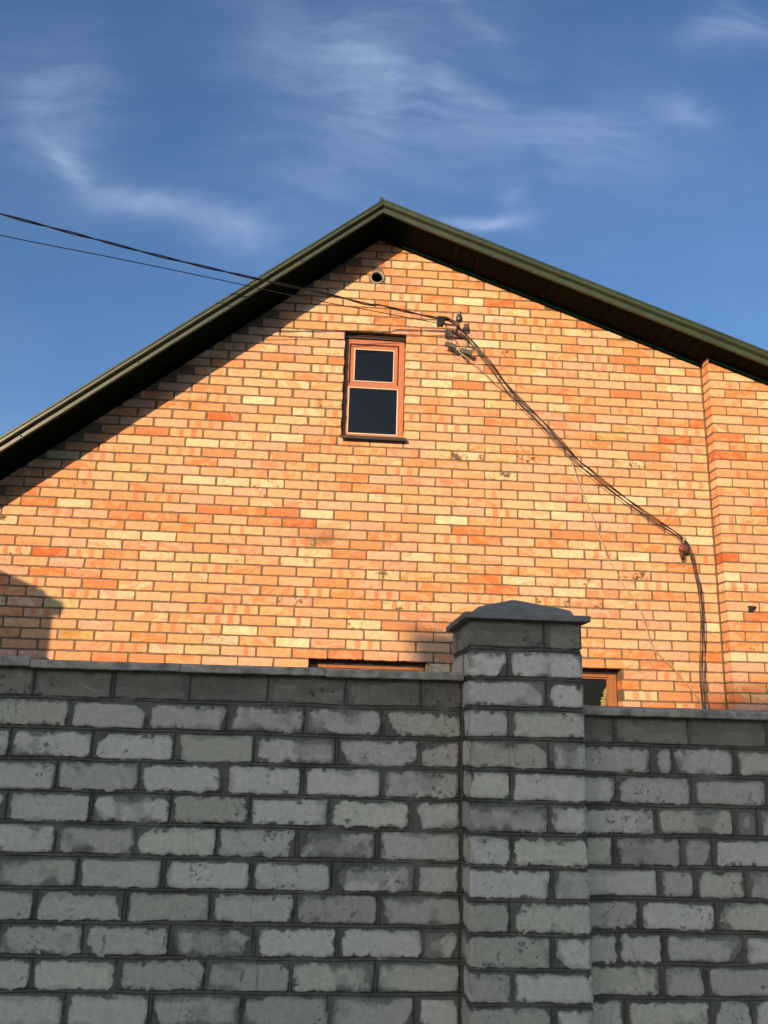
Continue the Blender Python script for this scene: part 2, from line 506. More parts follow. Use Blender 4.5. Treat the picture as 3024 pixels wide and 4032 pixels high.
def masonry(sx, zz, rows, seed, dark_rows=(), corners=()):
    """grey silicate bricks with smeared, tooled mortar. sx, zz: 1-D coordinates. rows: (zb, zt, joints).
    returns height (metres out of the wall) and colour for the grid."""
    rs = random.Random(seed)
    S, Z = np.meshgrid(sx, zz)
    S = S.astype(np.float32); Z = Z.astype(np.float32)
    wx = (fbm(S, Z, 16, seed + 1, 3, 0.45) - 0.5) * 0.014
    wz = (fbm(S, Z, 16, seed + 2, 3, 0.45) - 0.5) * 0.009
    rag = (fbm(S, Z, 38, seed + 3, 5, 0.72) - 0.5)
    D = np.full(S.shape, 0.05, np.float32)
    V = np.zeros(S.shape + (3,), np.float32) + 0.4
    SM = np.zeros(S.shape, np.float32)                       # smearing of mortar over the face
    G = np.zeros(S.shape, np.float32)                        # tooled grooves
    wob = (vnoise(S, Z, 9, seed + 5) - 0.5) * 0.006
    for ri, (zb, zt, js) in enumerate(rows):
        zi0, zi1 = np.searchsorted(zz, zb - 0.012), np.searchsorted(zz, zt + 0.012)
        js = sorted(js)
        for a, b_ in zip(js[:-1], js[1:]):
            i0, i1 = np.searchsorted(sx, a - 0.004), np.searchsorted(sx, b_ + 0.004)
            if i1 <= i0 or zi1 <= zi0:
                continue
            sl = (slice(zi0, zi1), slice(i0, i1))
            ja = 0.0075 + rs.random() * 0.008
            jb = 0.0075 + rs.random() * 0.008
            if any(abs(a - c) < 1e-6 for c in corners): ja = -0.006
            if any(abs(b_ - c) < 1e-6 for c in corners): jb = -0.006
            jt, jd = 0.0085 + rs.random() * 0.006, 0.0065 + rs.random() * 0.005
            cx, cz = (a + ja + b_ - jb) / 2, (zb + jd + zt - jt) / 2
            hx, hz = (b_ - jb - a - ja) / 2, (zt - jt - zb - jd) / 2
            px, pz = S[sl] + wx[sl] - cx, Z[sl] + wz[sl] - cz
            r = 0.005 + rs.random() * 0.014
            if hx < 0.02: r = min(r, 0.008)
            qx, qz = np.abs(px) - hx + r, np.abs(pz) - hz + r
            d = np.sqrt(np.maximum(qx, 0) ** 2 + np.maximum(qz, 0) ** 2) + np.minimum(np.maximum(qx, qz), 0) - r
            for sxn in (-1, 1):                             # mortar wiped across a corner
                for szn in (-1, 1):
                    if rs.random() < 0.16:
                        ang = rs.uniform(0.2, 1.1)
                        nx, nz = sxn * math.cos(ang), szn * math.sin(ang)
                        c = hx * abs(nx) + hz * abs(nz) - rs.uniform(0.006, 0.028)
                        d = np.maximum(d, nx * px + nz * pz - c)
            d = d + rag[sl] * (0.010 + 0.022 * rs.random() ** 2)
            t = rs.random()
            val = 0.47 + 0.20 * t
            warm = rs.random()
            cc = np.array([val * 1.36, val * 1.14, val * 0.82])
            if warm < 0.06: cc = np.array([0.66, 0.545, 0.39]) * rs.uniform(0.85, 1.1)
            elif warm < 0.25: cc *= np.array([0.97, 0.98, 0.90])
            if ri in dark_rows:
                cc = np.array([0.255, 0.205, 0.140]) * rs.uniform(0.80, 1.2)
            better = d < D[sl]
            D[sl] = np.where(better, d, D[sl])
            V[sl] = np.where(better[..., None], cc.astype(np.float32), V[sl])
            sm = rs.random() ** 2.3
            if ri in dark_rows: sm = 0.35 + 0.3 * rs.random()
            SM[sl] = np.where(better, sm, SM[sl])
            # tooled vertical joint to the right of this brick
            zin = (Z[sl] > zb + 0.003) & (Z[sl] < zt - 0.003)
            wv = wob[sl]
            for o in (-0.0052, 0.0052):
                g = np.exp(-((S[sl] + wv - b_ - o) / 0.0022) ** 2) * zin
                G[sl] = np.maximum(G[sl], g)
        i = (slice(max(zi0 - 4, 0), zi1), slice(None))
        for o in (-0.0038, 0.0056):
            g = np.exp(-((Z[i] + wob[i] * 0.8 - zb - o) / 0.0021) ** 2)
            G[i] = np.maximum(G[i], g * 0.9)
    mask = sstep(0.0022, -0.0022, D)
    # faces: stains, wiped cement, pits, lumps of squeezed-out mortar hanging over the edges
    lump = sstep(0.60, 0.72, fbm(S, Z, 42, seed + 61, 3, 0.5)) * sstep(0.45, 0.62, fbm(S, Z, 9, seed + 62, 2))
    mask = mask * (1 - lump * sstep(-0.016, -0.004, D))
    n1 = fbm(S, Z, 14, seed + 11, 5, 0.6)
    n2 = fbm(S, Z, 40, seed + 12, 5, 0.65)
    edge = sstep(-0.017, 0.003, D + (n1 - 0.5) * 0.045 + (n2 - 0.5) * 0.022) ** 1.3
    haze = sstep(0.62 - 0.22 * SM, 0.80 - 0.15 * SM, n1)
    wash = np.clip(edge * (0.34 + 0.45 * SM) + haze * 0.50 * (0.25 + SM), 0, 0.88)
    mort = np.array([0.180, 0.158, 0.108], np.float32) * (0.55 + 0.90 * fbm(S, Z, 13, seed + 13, 5, 0.62)[..., None])
    mort = mort * (0.86 + 0.28 * fbm(S, Z, 150, seed + 15, 3)[..., None])
    face = V * (0.92 + 0.16 * n1[..., None]) * (0.96 + 0.08 * n2[..., None])
    face = face * (1 - wash[..., None]) + (mort * 1.3) * wash[..., None]
    for ri in dark_rows:                                     # tide marks in the darker top course
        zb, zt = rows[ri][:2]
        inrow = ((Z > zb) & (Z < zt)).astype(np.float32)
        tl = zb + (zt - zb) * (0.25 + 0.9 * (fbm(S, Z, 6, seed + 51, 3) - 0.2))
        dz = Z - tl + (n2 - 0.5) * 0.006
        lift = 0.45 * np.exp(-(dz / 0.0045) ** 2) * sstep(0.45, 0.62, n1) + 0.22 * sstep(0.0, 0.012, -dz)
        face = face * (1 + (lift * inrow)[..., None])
    pit = sstep(0.66, 0.74, fbm(S, Z, 75, seed + 21, 3, 0.7)) * sstep(0.60, 0.80, fbm(S, Z, 8, seed + 22, 2))
    face = face * (1 - 0.6 * pit[..., None])
    crack = np.exp(-(np.abs(fbm(S, Z * 0.35, 7, seed + 31) - 0.5) / 0.0035) ** 2) * sstep(0.66, 0.72, vnoise(S, Z, 3.5, seed + 32))
    face = face * (1 - 0.45 * crack[..., None])
    col = face * mask[..., None] + mort * (1 - mask[..., None])
    smear = sstep(0.010, 0.0, np.abs(D - 0.003)) * (n2 - 0.35) * 0.003
    H = mask * (n1 * 0.0016 + n2 * 0.0008 - pit * 0.0015 - crack * 0.001) + (1 - mask) * (-0.0010 + (n2 - 0.5) * 0.0022 + smear)
    G = G * (1 - mask) * sstep(0.20, 0.42, fbm(S, Z, 11, seed + 41))
    col = col * (1 - 0.22 * G[..., None])
    H = H - G * 0.0095
    return H.astype(np.float32), np.clip(col, 0.01, 1).astype(np.float32)


def sheet_object(name, P, NRM, zz, H, col, material, parent, extra=None):
    """P: (n,2) plan points of the face, NRM: (n,2) outward normals"""
    nz, nx = H.shape
    X = P[None, :, 0] + NRM[None, :, 0] * H
    Y = P[None, :, 1] + NRM[None, :, 1] * H
    Zc = np.repeat(zz[:, None], nx, 1)
    co = np.stack([X, Y, Zc], -1).reshape(-1, 3).astype(np.float32)
    colv = np.concatenate([col.reshape(-1, 3), np.ones((nx * nz, 1), np.float32)], 1)
    i = np.arange(nx - 1)[None, :] + np.arange(nz - 1)[:, None] * nx
    F = np.stack([i, i + 1, i + 1 + nx, i + nx], -1).reshape(-1, 4)
    nf = len(F)
    if extra is not None:                                    # plain core boxes behind the face
        ev, ef, ec = extra
        F2 = np.array(ef) + len(co)
        co = np.concatenate([co, np.array(ev, np.float32)])
        colv = np.concatenate([colv, np.tile(np.array([[*ec, 1]], np.float32), (len(ev), 1))])
        F = np.concatenate([F, F2])
    me = bpy.data.meshes.new(name)
    me.vertices.add(len(co))
    me.vertices.foreach_set('co', co.ravel())
    me.loops.add(len(F) * 4)
    me.loops.foreach_set('vertex_index', F.ravel().astype(np.int32))
    me.polygons.add(len(F))
    me.polygons.foreach_set('loop_start', (np.arange(len(F)) * 4).astype(np.int32))
    me.polygons.foreach_set('loop_total', np.full(len(F), 4, np.int32))
    sm = np.zeros(len(F), bool); sm[:nf] = True
    me.polygons.foreach_set('use_smooth', sm)
    a = me.attributes.new('c1', 'FLOAT_COLOR', 'POINT')
    a.data.foreach_set('color', colv.ravel())
    me.materials.append(material)
    me.update(calc_edges=True)
    me.validate()
    o = bpy.data.objects.new(name, me)
    C.objects.link(o)
    if parent is not None:
        o.parent = parent
        o.location = -parent.location
    return o


def boxvf(x0, x1, y0, y1, z0, z1):
    return ([(x0, y0, z0), (x1, y0, z0), (x1, y1, z0), (x0, y1, z0), (x0, y0, z1), (x1, y0, z1), (x1, y1, z1), (x0, y1, z1)],
            [(0, 3, 2, 1), (4, 5, 6, 7), (0, 1, 5, 4), (1, 2, 6, 5), (2, 3, 7, 6), (3, 0, 4, 7)])


def coords(segs):
    """segs: (start, end, step) joined"""
    out = []
    for a, b, st in segs:
        n = max(1, int(round((b - a) / st)))
        out += [a + (b - a) * i / n for i in range(n)]
    out.append(segs[-1][1])
    return np.array(out)


# ------------------------------------------------------------------ ground
g = MB()
g.quad((-400, -400, 0), (400, -400, 0), (400, 400, 0), (-400, 400, 0))
tag(g.build('ground', M_EARTH), kind='structure')
g = MB()
g.quad((-60, -12.5, 0.004), (60, -12.5, 0.004), (60, -4.6, 0.004), (-60, -4.6, 0.004))
tag(g.build('road', M_ASPH), kind='structure')

# ------------------------------------------------------------------ brick house
house = empty('brick_house', (0, 0, 0), 'orange brick gable house with dark green roof edges and a small attic window', 'house')
D = 0.36                                                   # overhang of the roof past the wall
APX = -0.2385
def zL(x): return 5.838 + 0.809 * x                        # underside of the left verge
def zR(x): return 5.557 - 0.369 * x
def zroof(x): return zL(x) if x < APX else zR(x)
XL, XR = -4.25, 6.2
PX, PD = 2.476, 0.12                                       # projecting pier at the right
COURSE, BL = 0.0755, 0.26
ZW = 4.762                                                 # a bed joint: the attic window's head
WINS = {'attic': (-0.490, 0.004, ZW - 12 * COURSE, ZW), 'low_a': (-0.655, 0.211, 0.84, ZW - 35 * COURSE + 0.008),
        'low_b': (0.815, 1.682, 0.84, ZW - 35 * COURSE + 0.004)}
VENT = (-0.248, 5.270, 0.047)


def in_rect(x0, x1, z0, z1):
    """cut a brick by the openings: list of leftover (x0, x1)"""
    parts = [(x0, x1)]
    zm = (z0 + z1) / 2
    for wx0, wx1, wz0, wz1 in WINS.values():
        if wz0 - 0.02 < zm < wz1 + 0.0:
            nxt = []
            for a, b in parts:
                if b <= wx0 or a >= wx1:
                    nxt.append((a, b))
                else:
                    if a < wx0: nxt.append((a, wx0))
                    if b > wx1: nxt.append((wx1, b))
            parts = nxt
    return parts


rb = random.Random(5)
bricks = []          # (x0, x1, z0, z1, y_front, side)   side: None front, 'pier'
for r in range(-14, 63):
    zt = ZW - r * COURSE - 0.0054
    zb = zt - 0.0647
    if zb < 0.03: break
    half = (r % 2) * 0.5
    kmin, kmax = -18, 10
    for kx in range(kmin, kmax):
        x0 = (kx + half) * BL + 0.0055
        x1 = x0 + BL - 0.011
        if 0 <= r <= 11 and x0 < -0.3:
            sh = 0.028 * max(0.0, 1 - max(0, -0.5 - x1) / 1.6)
            x0 += sh; x1 += sh
        x0 += rb.uniform(-0.002, 0.002); x1 += rb.uniform(-0.002, 0.002)
        if x0 < XL + 0.004:
            x0 = XL + 0.004
        if x1 > PX - 0.012:
            x1 = PX - 0.012
        if x1 - x0 < 0.03: continue
        for a, b in in_rect(x0, x1, zb, zt):
            if b - a < 0.022: continue
            bricks.append((a, b, zb + rb.uniform(-.001, .001), zt + rb.uniform(-.0012, .001), 0.0, 'wall'))
    # pier front and its left side
    x = PX
    first = 0.12 if r % 2 else 0.25
    while x < XR - 0.03:
        w = first if x == PX else 0.25
        x1 = min(x + w, XR)
        bricks.append((x + (0 if x == PX else 0.0), x1, zb, zt + rb.uniform(-.001, .001), -PD, 'pier0' if x == PX else 'pier'))
        x = x1 + 0.010

PAL = [((0.66, 0.325, 0.152), 30), ((0.67, 0.362, 0.190), 24), ((0.68, 0.420, 0.225), 14), ((0.70, 0.545, 0.33), 10),
       ((0.66, 0.365, 0.235), 20), ((0.63, 0.262, 0.110), 11), ((0.57, 0.200, 0.078), 6), ((0.56, 0.44, 0.22), 3), ((0.50, 0.35, 0.13), 1)]
def pick(rs):
    t = rs.uniform(0, sum(w for _, w in PAL))
    for c, w in PAL:
        t -= w
        if t <= 0: return c
    return PAL[0][0]


SOOT = (-0.61, 3.03)                                       # a sooty smudge on the gable


def house_wall():
    V, F, MI = [], [], []
    A1, A2, UVS, TY = [], [], [], []
    rs = random.Random(11)
    def roof_ok(x, z): return z < zroof(x) + 0.02
    for (x0, x1, z0, z1, yf, kind) in bricks:
        xm = (x0 + x1) / 2
        if min(zroof(x0), zroof(x1)) + 0.03 < z0 and not (x0 < APX < x1): continue
        if math.hypot(max(x0 - VENT[0], 0, VENT[0] - x1), max(z0 - VENT[1], 0, VENT[1] - z1)) < 0.052:
            # trim the brick beside the pipe
            L, R = (x0, VENT[0] - 0.070), (VENT[0] + 0.070, x1)
            cut = 0.068 if abs((z0 + z1) / 2 - VENT[1]) < 0.045 else 0.044
            segs = [q for q in ((x0, VENT[0] - cut), (VENT[0] + cut, x1)) if q[1] - q[0] > 0.016]
            if not segs or z1 - z0 < 0.02: continue
        else:
            segs = [(x0, x1)]
        for (bx0, bx1) in segs:
            c1 = np.array(pick(rs)); c2 = np.array(pick(rs))
            if rs.random() < 0.25: c2 = c1 * rs.uniform(0.93, 1.06)
            elif rs.random() < 0.4: c2 = c1 * np.array((0.93, 0.68, 0.52))
            else: c2 = c1 * 0.4 + c2 * 0.6
            c1 = c1 * 0.82 + np.array((0.67, 0.355, 0.178)) * 0.12
            jit = rs.uniform(0.93, 1.06)
            c1, c2 = c1 * jit, c2 * jit
            t1 = rs.uniform(0.55, 1.0) if rs.random() < 0.115 else 0.0
            pale = c1[1] > 0.42
            t2 = rs.random() ** 3 * 0.5
            if pale and rs.random() < 0.32: t2 = rs.uniform(0.6, 1.0)
            elif rs.random() < 0.02: t2 = rs.uniform(0.6, 0.85)
            t3 = 1.0 if rs.random() < 0.05 else 0.0
            if t1: c1 = c1 * 0.6 + np.array((0.62, 0.42, 0.22)) * 0.4; c2 = c1 * 0.95
            sd = rs.uniform(0, 50)
            flip = rs.random() < 0.5
            w, h = bx1 - bx0, z1 - z0
            rad = rs.uniform(0.003, 0.009)
            pts = []
            nS, nC = max(2, int(w / 0.022)), 3
            def corner(cx, cz, a0):
                rr = rad * rs.choice((1, 1, 1, 1.7))
                for i in range(nC + 1):
                    a = a0 + (math.pi / 2) * i / nC
                    pts.append((cx + (rr * math.cos(a)), cz + (rr * math.sin(a)), rr))
            corn = [(bx1, z1, 0, -1, -1), (bx0, z1, math.pi / 2, 1, -1), (bx0, z0, math.pi, 1, 1), (bx1, z0, 1.5 * math.pi, -1, 1)]
            ring = []
            for ci, (cx, cz, a0, sx, sz) in enumerate(corn):
                rr = rad * rs.choice((1, 1, 1, 1.8))
                for i in range(nC + 1):
                    a = a0 + (math.pi / 2) * i / nC
                    ring.append((cx + sx * rr + rr * math.cos(a), cz + sz * rr + rr * math.sin(a)))
                nx, nz = corn[(ci + 1) % 4][:2]
                ns = nS if ci % 2 == 0 else 2
                for i in range(1, ns):
                    t = i / ns
                    ring.append((cx + (nx - cx) * t, cz + (nz - cz) * t))
            out = []
            for (px_, pz_) in ring:
                j = 0.0017 if rs.random() < 0.85 else 0.0045
                out.append((px_ + (rs.uniform(-j, j * 0.3) if px_ > xm else rs.uniform(-j * 0.3, j)),
                            pz_ + (rs.uniform(-j, j * 0.4) if pz_ > (z0 + z1) / 2 else rs.uniform(-j * 0.4, j))))
            if kind == 'pier0':
                out = ring
            n = len(out)
            cx, cz = (bx0 + bx1) / 2, (z0 + z1) / 2
            tilt = rs.uniform(-0.0012, 0.0012)
            rotz = rs.gauss(0, 0.0045) if kind == 'wall' else 0.0
            b0 = len(V)
            back = 0.115 if kind == 'wall' else (PD - 0.004 if kind == 'pier0' else 0.05)
            for (ins, dy) in ((0.0022, 0.0), (0.0004, 0.0018), (0.0, back)):
                for (px_, pz_) in out:
                    ex = px_ + (ins if px_ < cx else -ins)
                    ez = pz_ + (ins if pz_ < cz else -ins)
                    V.append((ex, yf + dy + tilt * (1 if dy < 0.01 else 0), ez + (ex - cx) * rotz))
                    lu = (ex - bx0) if not flip else (bx1 - ex)
                    UVS.append((lu + (dy if dy > 0.01 else 0), ez - z0, sd))
                    sf = 1 - 0.55 * math.exp(-1.1 * math.hypot((ex - SOOT[0]) / .15, (ez - SOOT[1]) / .085) ** 2)
                    A1.append((*(c1 * sf), 1)); A2.append((*(c2 * sf), 1)); TY.append((t1, t2, t3))
            F.append(tuple(b0 + i for i in range(n))); MI.append(0)
            for rg in (0, 1):
                for i in range(n):
                    a, b = b0 + rg * n + i, b0 + rg * n + (i + 1) % n
                    F.append((a, a + n, b + n, b)); MI.append(0)
    # mortar bed behind the bricks, open at the windows and the vent
    def mv(ps):
        b = len(V)
        for p in ps:
            V.append(p); A1.append((.2, .15, .1, 1)); A2.append((.2, .15, .1, 1)); UVS.append((0, 0, 0)); TY.append((0, 0, 0))
        F.append(tuple(range(b, b + len(ps)))); MI.append(1)
    holes = [(q[0] - .004, q[1] + .004, q[2] - .004, q[3] + .004) for q in WINS.values()] + [(VENT[0] - .05, VENT[0] + .05, VENT[1] - .05, VENT[1] + .05)]
    xs = sorted({XL, XR, APX, PX} | {h[0] for h in holes} | {h[1] for h in holes})
    ym = 0.0042
    for a, b in zip(xs[:-1], xs[1:]):
        zs = [0.0]
        hs = sorted([h for h in holes if h[0] < (a + b) / 2 < h[1]], key=lambda h: h[2])
        z = 0.0
        y_ = ym if b <= PX + 1e-6 else ym - PD
        for h in hs:
            mv([(a, y_, z), (b, y_, z), (b, y_, h[2]), (a, y_, h[2])])
            z = h[3]
        mv([(a, y_, z), (b, y_, z), (b, y_, zroof(b) + .05), (a, y_, zroof(a) + .05)])
    mv([(PX + .004, ym - PD, 0), (PX + .004, ym, 0), (PX + .004, ym, zroof(PX) + .05), (PX + .004, ym - PD, zroof(PX) + .05)])
    for (a, b, c, d) in WINS.values():                        # reveals
        y1 = 0.25
        a, b, c, d = a - .004, b + .004, c - .004, d + .004
        mv([(a, ym, c), (a, y1, c), (a, y1, d), (a, ym, d)])
        mv([(b, ym, d), (b, y1, d), (b, y1, c), (b, ym, c)])
        mv([(a, ym, d), (a, y1, d), (b, y1, d), (b, ym, d)])
        mv([(a, ym, c), (b, ym, c), (b, y1, c), (a, y1, c)])
    me = bpy.data.meshes.new('wall')
    me.from_pydata(V, [], F)
    me.materials.append(M_BRICK); me.materials.append(M_MORTAR)
    me.polygons.foreach_set('material_index', MI)
    for nm, ty, dat, key in (('c1', 'FLOAT_COLOR', A1, 'color'), ('c2', 'FLOAT_COLOR', A2, 'color'), ('buv', 'FLOAT_VECTOR', UVS, 'vector'), ('bty', 'FLOAT_VECTOR', TY, 'vector')):
        at = me.attributes.new(nm, ty, 'POINT')
        at.data.foreach_set(key, np.array(dat, np.float32).ravel())
    me.update()
    o = bpy.data.objects.new('wall', me)
    C.objects.link(o)
    o.parent = house
    return o


house_wall()
# side and rear walls
b = MB()
YB = 8.0
b.quad((XL, YB, 0), (XL, 0.005, 0), (XL, 0.005, zL(XL) + .05), (XL, YB, zL(XL) + .05))
b.quad((XR, 0.005 - PD, 0), (XR, YB, 0), (XR, YB, zR(XR) + .05), (XR, 0.005 - PD, zR(XR) + .05))
b.add([(XL, YB, 0), (XR, YB, 0), (XR, YB, zR(XR)), (APX, YB, zR(APX)), (XL, YB, zL(XL))], [(0, 1, 2, 3, 4)])
b.build('side_wall', M_FARBRICK, house)
b = MB()                                                   # rooms behind the panes
b.box(-1.3, 0.8, 0.26, 3.0, 3.3, 5.1)
b.box(-1.6, 2.4, 0.26, 3.0, 0.3, 2.4)
o = b.build('room_lining', M_ROOM, house)

# roof
EL, ER = XL - 0.45, XR + 0.5
r = MB()
for path in ([(EL, zL(EL)), (APX, zL(APX))], [(APX, zR(APX)), (ER, zR(ER))]):
    r.extrude([(-0.335, 0.022), (-0.335, 0.092), (YB + .4, 0.092), (YB + .4, 0.022)], path)
roof = r.build('roof', M_GREEN, house)
b = MB()
for path in ([(APX - 0.10, zL(APX - .10)), (APX, zL(APX))], [(APX, zR(APX)), (APX + 0.11, zR(APX + .11))]):
    b.extrude([(-0.376, 0.108), (-0.376, 0.112), (YB + .4, 0.112), (YB + .4, 0.108)], path)
b.box(APX - 0.026, APX - 0.002, -0.372, YB + .4, zL(APX) + 0.100, zL(APX) + 0.132)
b.build('ridge_cap', M_GREEN, roof, 0.002)

# verge trims: folded sheet with a ledge that overhangs the lower band
PROF = [(-0.335, 0.0), (-0.360, 0.0), (-0.3605, 0.006), (-0.360, 0.040), (-0.388, 0.052), (-0.390, 0.055), (-0.390, 0.076), (-0.3835, 0.0785),
        (-0.3835, 0.084), (-0.390, 0.0865), (-0.390, 0.098), (-0.383, 0.106), (-0.22, 0.106), (-0.22, 0.1025), (-0.350, 0.0985), (-0.350, 0.004), (-0.335, 0.004)]
def lapped(fn, x0, x1, seed):
    m = MB()
    rs = random.Random(seed)
    x = x0
    n = 0
    while x < x1 - 0.01:
        e = min(x + 1.62, x1)
        off = 0.0016 * (n % 2)
        nx = max(2, int((e - x) / 0.18))
        path = []
        for i in range(nx + 1):
            t = x + (e + (0.03 if e < x1 else 0) - x) * i / nx
            path.append((t, fn(t) + rs.uniform(-.0011, .0011)))
        m.extrude([(y - off, dz - off * .4 if dz < .05 else dz + off * .6) for y, dz in PROF], path)
        x = e
        n += 1
    return m
b = lapped(zL, EL, APX - 0.0012, 1)
f1 = b.build('verge_trim', M_GREEN, house, 0.0015)
f1['label'] = 'left, steeper verge trim with a dark fold line'
b = lapped(zR, APX + 0.0012, ER, 2)
f2 = b.build('verge_trim', M_GREEN, house, 0.0015)
f2['label'] = 'right, flatter verge trim'
def screws(parent, xs, fn):
    for x in xs:
        s = MB()
        s.lathe((x, -0.3605, fn(x) + 0.020), (0, -1, 0), [(0, 0.0085), (0.0015, 0.0085), (0.002, 0.0058), (0.0065, 0.0055), (0.0075, 0.004)], 10)
        s.build('screw', M_STEEL, parent)
screws(f1, (-0.86, -2.02, -2.79, -3.6), zL)
screws(f2, (-0.125, 1.02, 1.62, 2.33, 3.1), zR)

# soffits: boards laid across the overhang
def soffit(x0, x1, fn, name_label):
    s = MB()
    w = 0.088 if x0 > APX - .1 else 0.40
    x = x0
    rs = random.Random(3 if x0 < APX else 4)
    while x < x1 - 0.01:
        e = min(x + w - 0.004, x1)
        d = rs.uniform(-0.003, 0.003)
        s.extrude([(-0.334, 0.010 + d), (-0.004, 0.010 + d), (-0.004, 0.020), (-0.334, 0.020)], [(x, fn(x)), (e - 0.012, fn(e - 0.012))])
        s.extrude([(-0.334, 0.014 + d), (-0.004, 0.014 + d), (-0.004, 0.0205), (-0.334, 0.0205)], [(e - 0.012, fn(e - 0.012)), (e, fn(e))])
        x += w
    o = s.build('soffit', M_SOFFIT if x0 < APX - .1 else M_SOFFIT_LIT, house)
    o['label'] = name_label
    if x0 > APX - .1:
        t = MB()                                            # folded sheet that closes the ridge
        t.extrude([(-0.334, 0.0055), (-0.028, 0.0055), (-0.028, 0.0085), (-0.334, 0.0085)], [(x0, fn(x0)), (x0 + 0.212, fn(x0 + .212))])
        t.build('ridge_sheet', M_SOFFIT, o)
    t = MB()                                                # cover strip against the bricks
    y0 = -0.028
    lim = [(max(x0, -9), min(x1, PX - 0.002), 0.0)]
    for a, e, yo in lim:
        if e > a:
            t.extrude([(y0, -0.020), (y0, 0.012), (-0.002, 0.012), (-0.002, -0.026), (-0.012, -0.026)], [(a, fn(a)), (e, fn(e))])
    if x1 > PX:
        t.extrude([(-PD + y0, -0.020), (-PD + y0, 0.012), (-PD - .002, 0.012), (-PD - .002, -0.026), (-PD - .012, -0.026)], [(PX + .004, fn(PX + .004)), (x1, fn(x1))])
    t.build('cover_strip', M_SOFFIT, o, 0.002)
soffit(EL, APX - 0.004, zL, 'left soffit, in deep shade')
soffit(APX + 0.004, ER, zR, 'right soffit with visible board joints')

# ------------------------------------------------------------------ windows
def ring(mb, x0, x1, z0, z1, wl, wr, wb, wt, y0, y1):
    mb.box(x0, x0 + wl, y0, y1, z0, z1)
    mb.box(x1 - wr, x1, y0, y1, z0, z1)
    mb.box(x0 + wl, x1 - wr, y0 + .0004, y1, z0, z0 + wb)
    mb.box(x0 + wl, x1 - wr, y0 + .0004, y1, z1 - wt, z1)


wn = bpy.data.objects.new('window', None)
C.objects.link(wn)
wn.parent = house
wn['label'] = 'attic window with a small sash over a larger pane'
a, bb, c, d = WINS['attic']
m = MB()
yF = 0.065
m.box(a + .004, -0.448, yF, yF + .07, c + .004, d - .03)           # stiles
m.box(-0.044, bb - .003, yF, yF + .07, c + .004, d - .03)
m.box(-0.448, -0.044, yF + .0005, yF + .07, 4.690, d - .03)        # head
m.box(-0.448, -0.044, yF + .0005, yF + .07, 4.308, 4.340)          # transom
m.box(-0.448, -0.044, yF + .0005, yF + .07, c + .004, 3.905)       # bottom rail
m.build('frame', M_RED_WOOD, wn, 0.002)
m = MB()
ring(m, -0.440, -0.052, 4.341, 4.689, .032, .032, .026, .038, yF + .017, yF + .05)
m.build('sash', M_RED_WOOD, wn, 0.002)
m = MB(); ring(m, -0.411, -0.081, 4.363, 4.653, .0078, .0078, .0078, .0078, yF + .011, yF + .03)
m.build('glazing_bead', M_CREAM, wn, 0.001)
m = MB(); ring(m, -0.4475, -0.0445, 3.9055, 4.3075, .0085, .0085, .0085, .0085, yF - .002, yF + .02)
m.build('glazing_bead', M_CREAM, wn, 0.001)
m = MB(); m.box(-0.406, -0.086, yF + .020, yF + .024, 4.370, 4.646)
m.build('pane', M_GLASS, wn)
m = MB(); m.box(-0.441, -0.051, yF + .008, yF + .012, 3.914, 4.299)
m.build('pane', M_GLASS, wn)
m = MB()
m.box(a + .003, bb - .003, yF - .018, yF + .07, d - .030, d - .004)
m.box(a + .03, bb - .003, yF - .026, yF - .018, d - .013, d - .004)
m.build('head_moulding', M_DARK_WOOD, wn, 0.002)
m = MB()
m.add([(a - .014, -.048, c - .004), (bb + .014, -.048, c - .004), (bb + .014, yF + .01, c + .012), (a - .014, yF + .01, c + .012),
       (a - .014, -.048, c - .030), (bb + .014, -.048, c - .030), (bb + .014, -.044, c - .030), (a - .014, -.044, c - .030),
       (a - .014, -.044, c - .010), (bb + .014, -.044, c - .010), (bb + .014, yF, c + .004), (a - .014, yF, c + .004)],
      [(0, 1, 2, 3), (4, 5, 1, 0), (7, 6, 5, 4), (8, 9, 6, 7), (11, 10, 9, 8), (0, 3, 11, 8), (0, 8, 7, 4), (1, 9, 10, 2), (1, 5, 6, 9), (3, 2, 10, 11)])
m.build('sill', M_SILL, wn, 0.0015)
m = MB()                                                   # torn sealant along the shaded jamb
rj = random.Random(8)
L_, R_ = [], []
for i in range(52):
    zc = c + .012 + i * (d - .05 - c) / 52
    L_.append((a + .005, yF - .003, zc))
    R_.append((a + .009 + (rj.uniform(.006, .022) if rj.random() < .35 else rj.uniform(0, .003)), yF - .0042, zc))
m.add(L_ + R_, [(i, 52 + i, 53 + i, i + 1) for i in range(51)])
m.build('sealant', M_FOAM, wn)

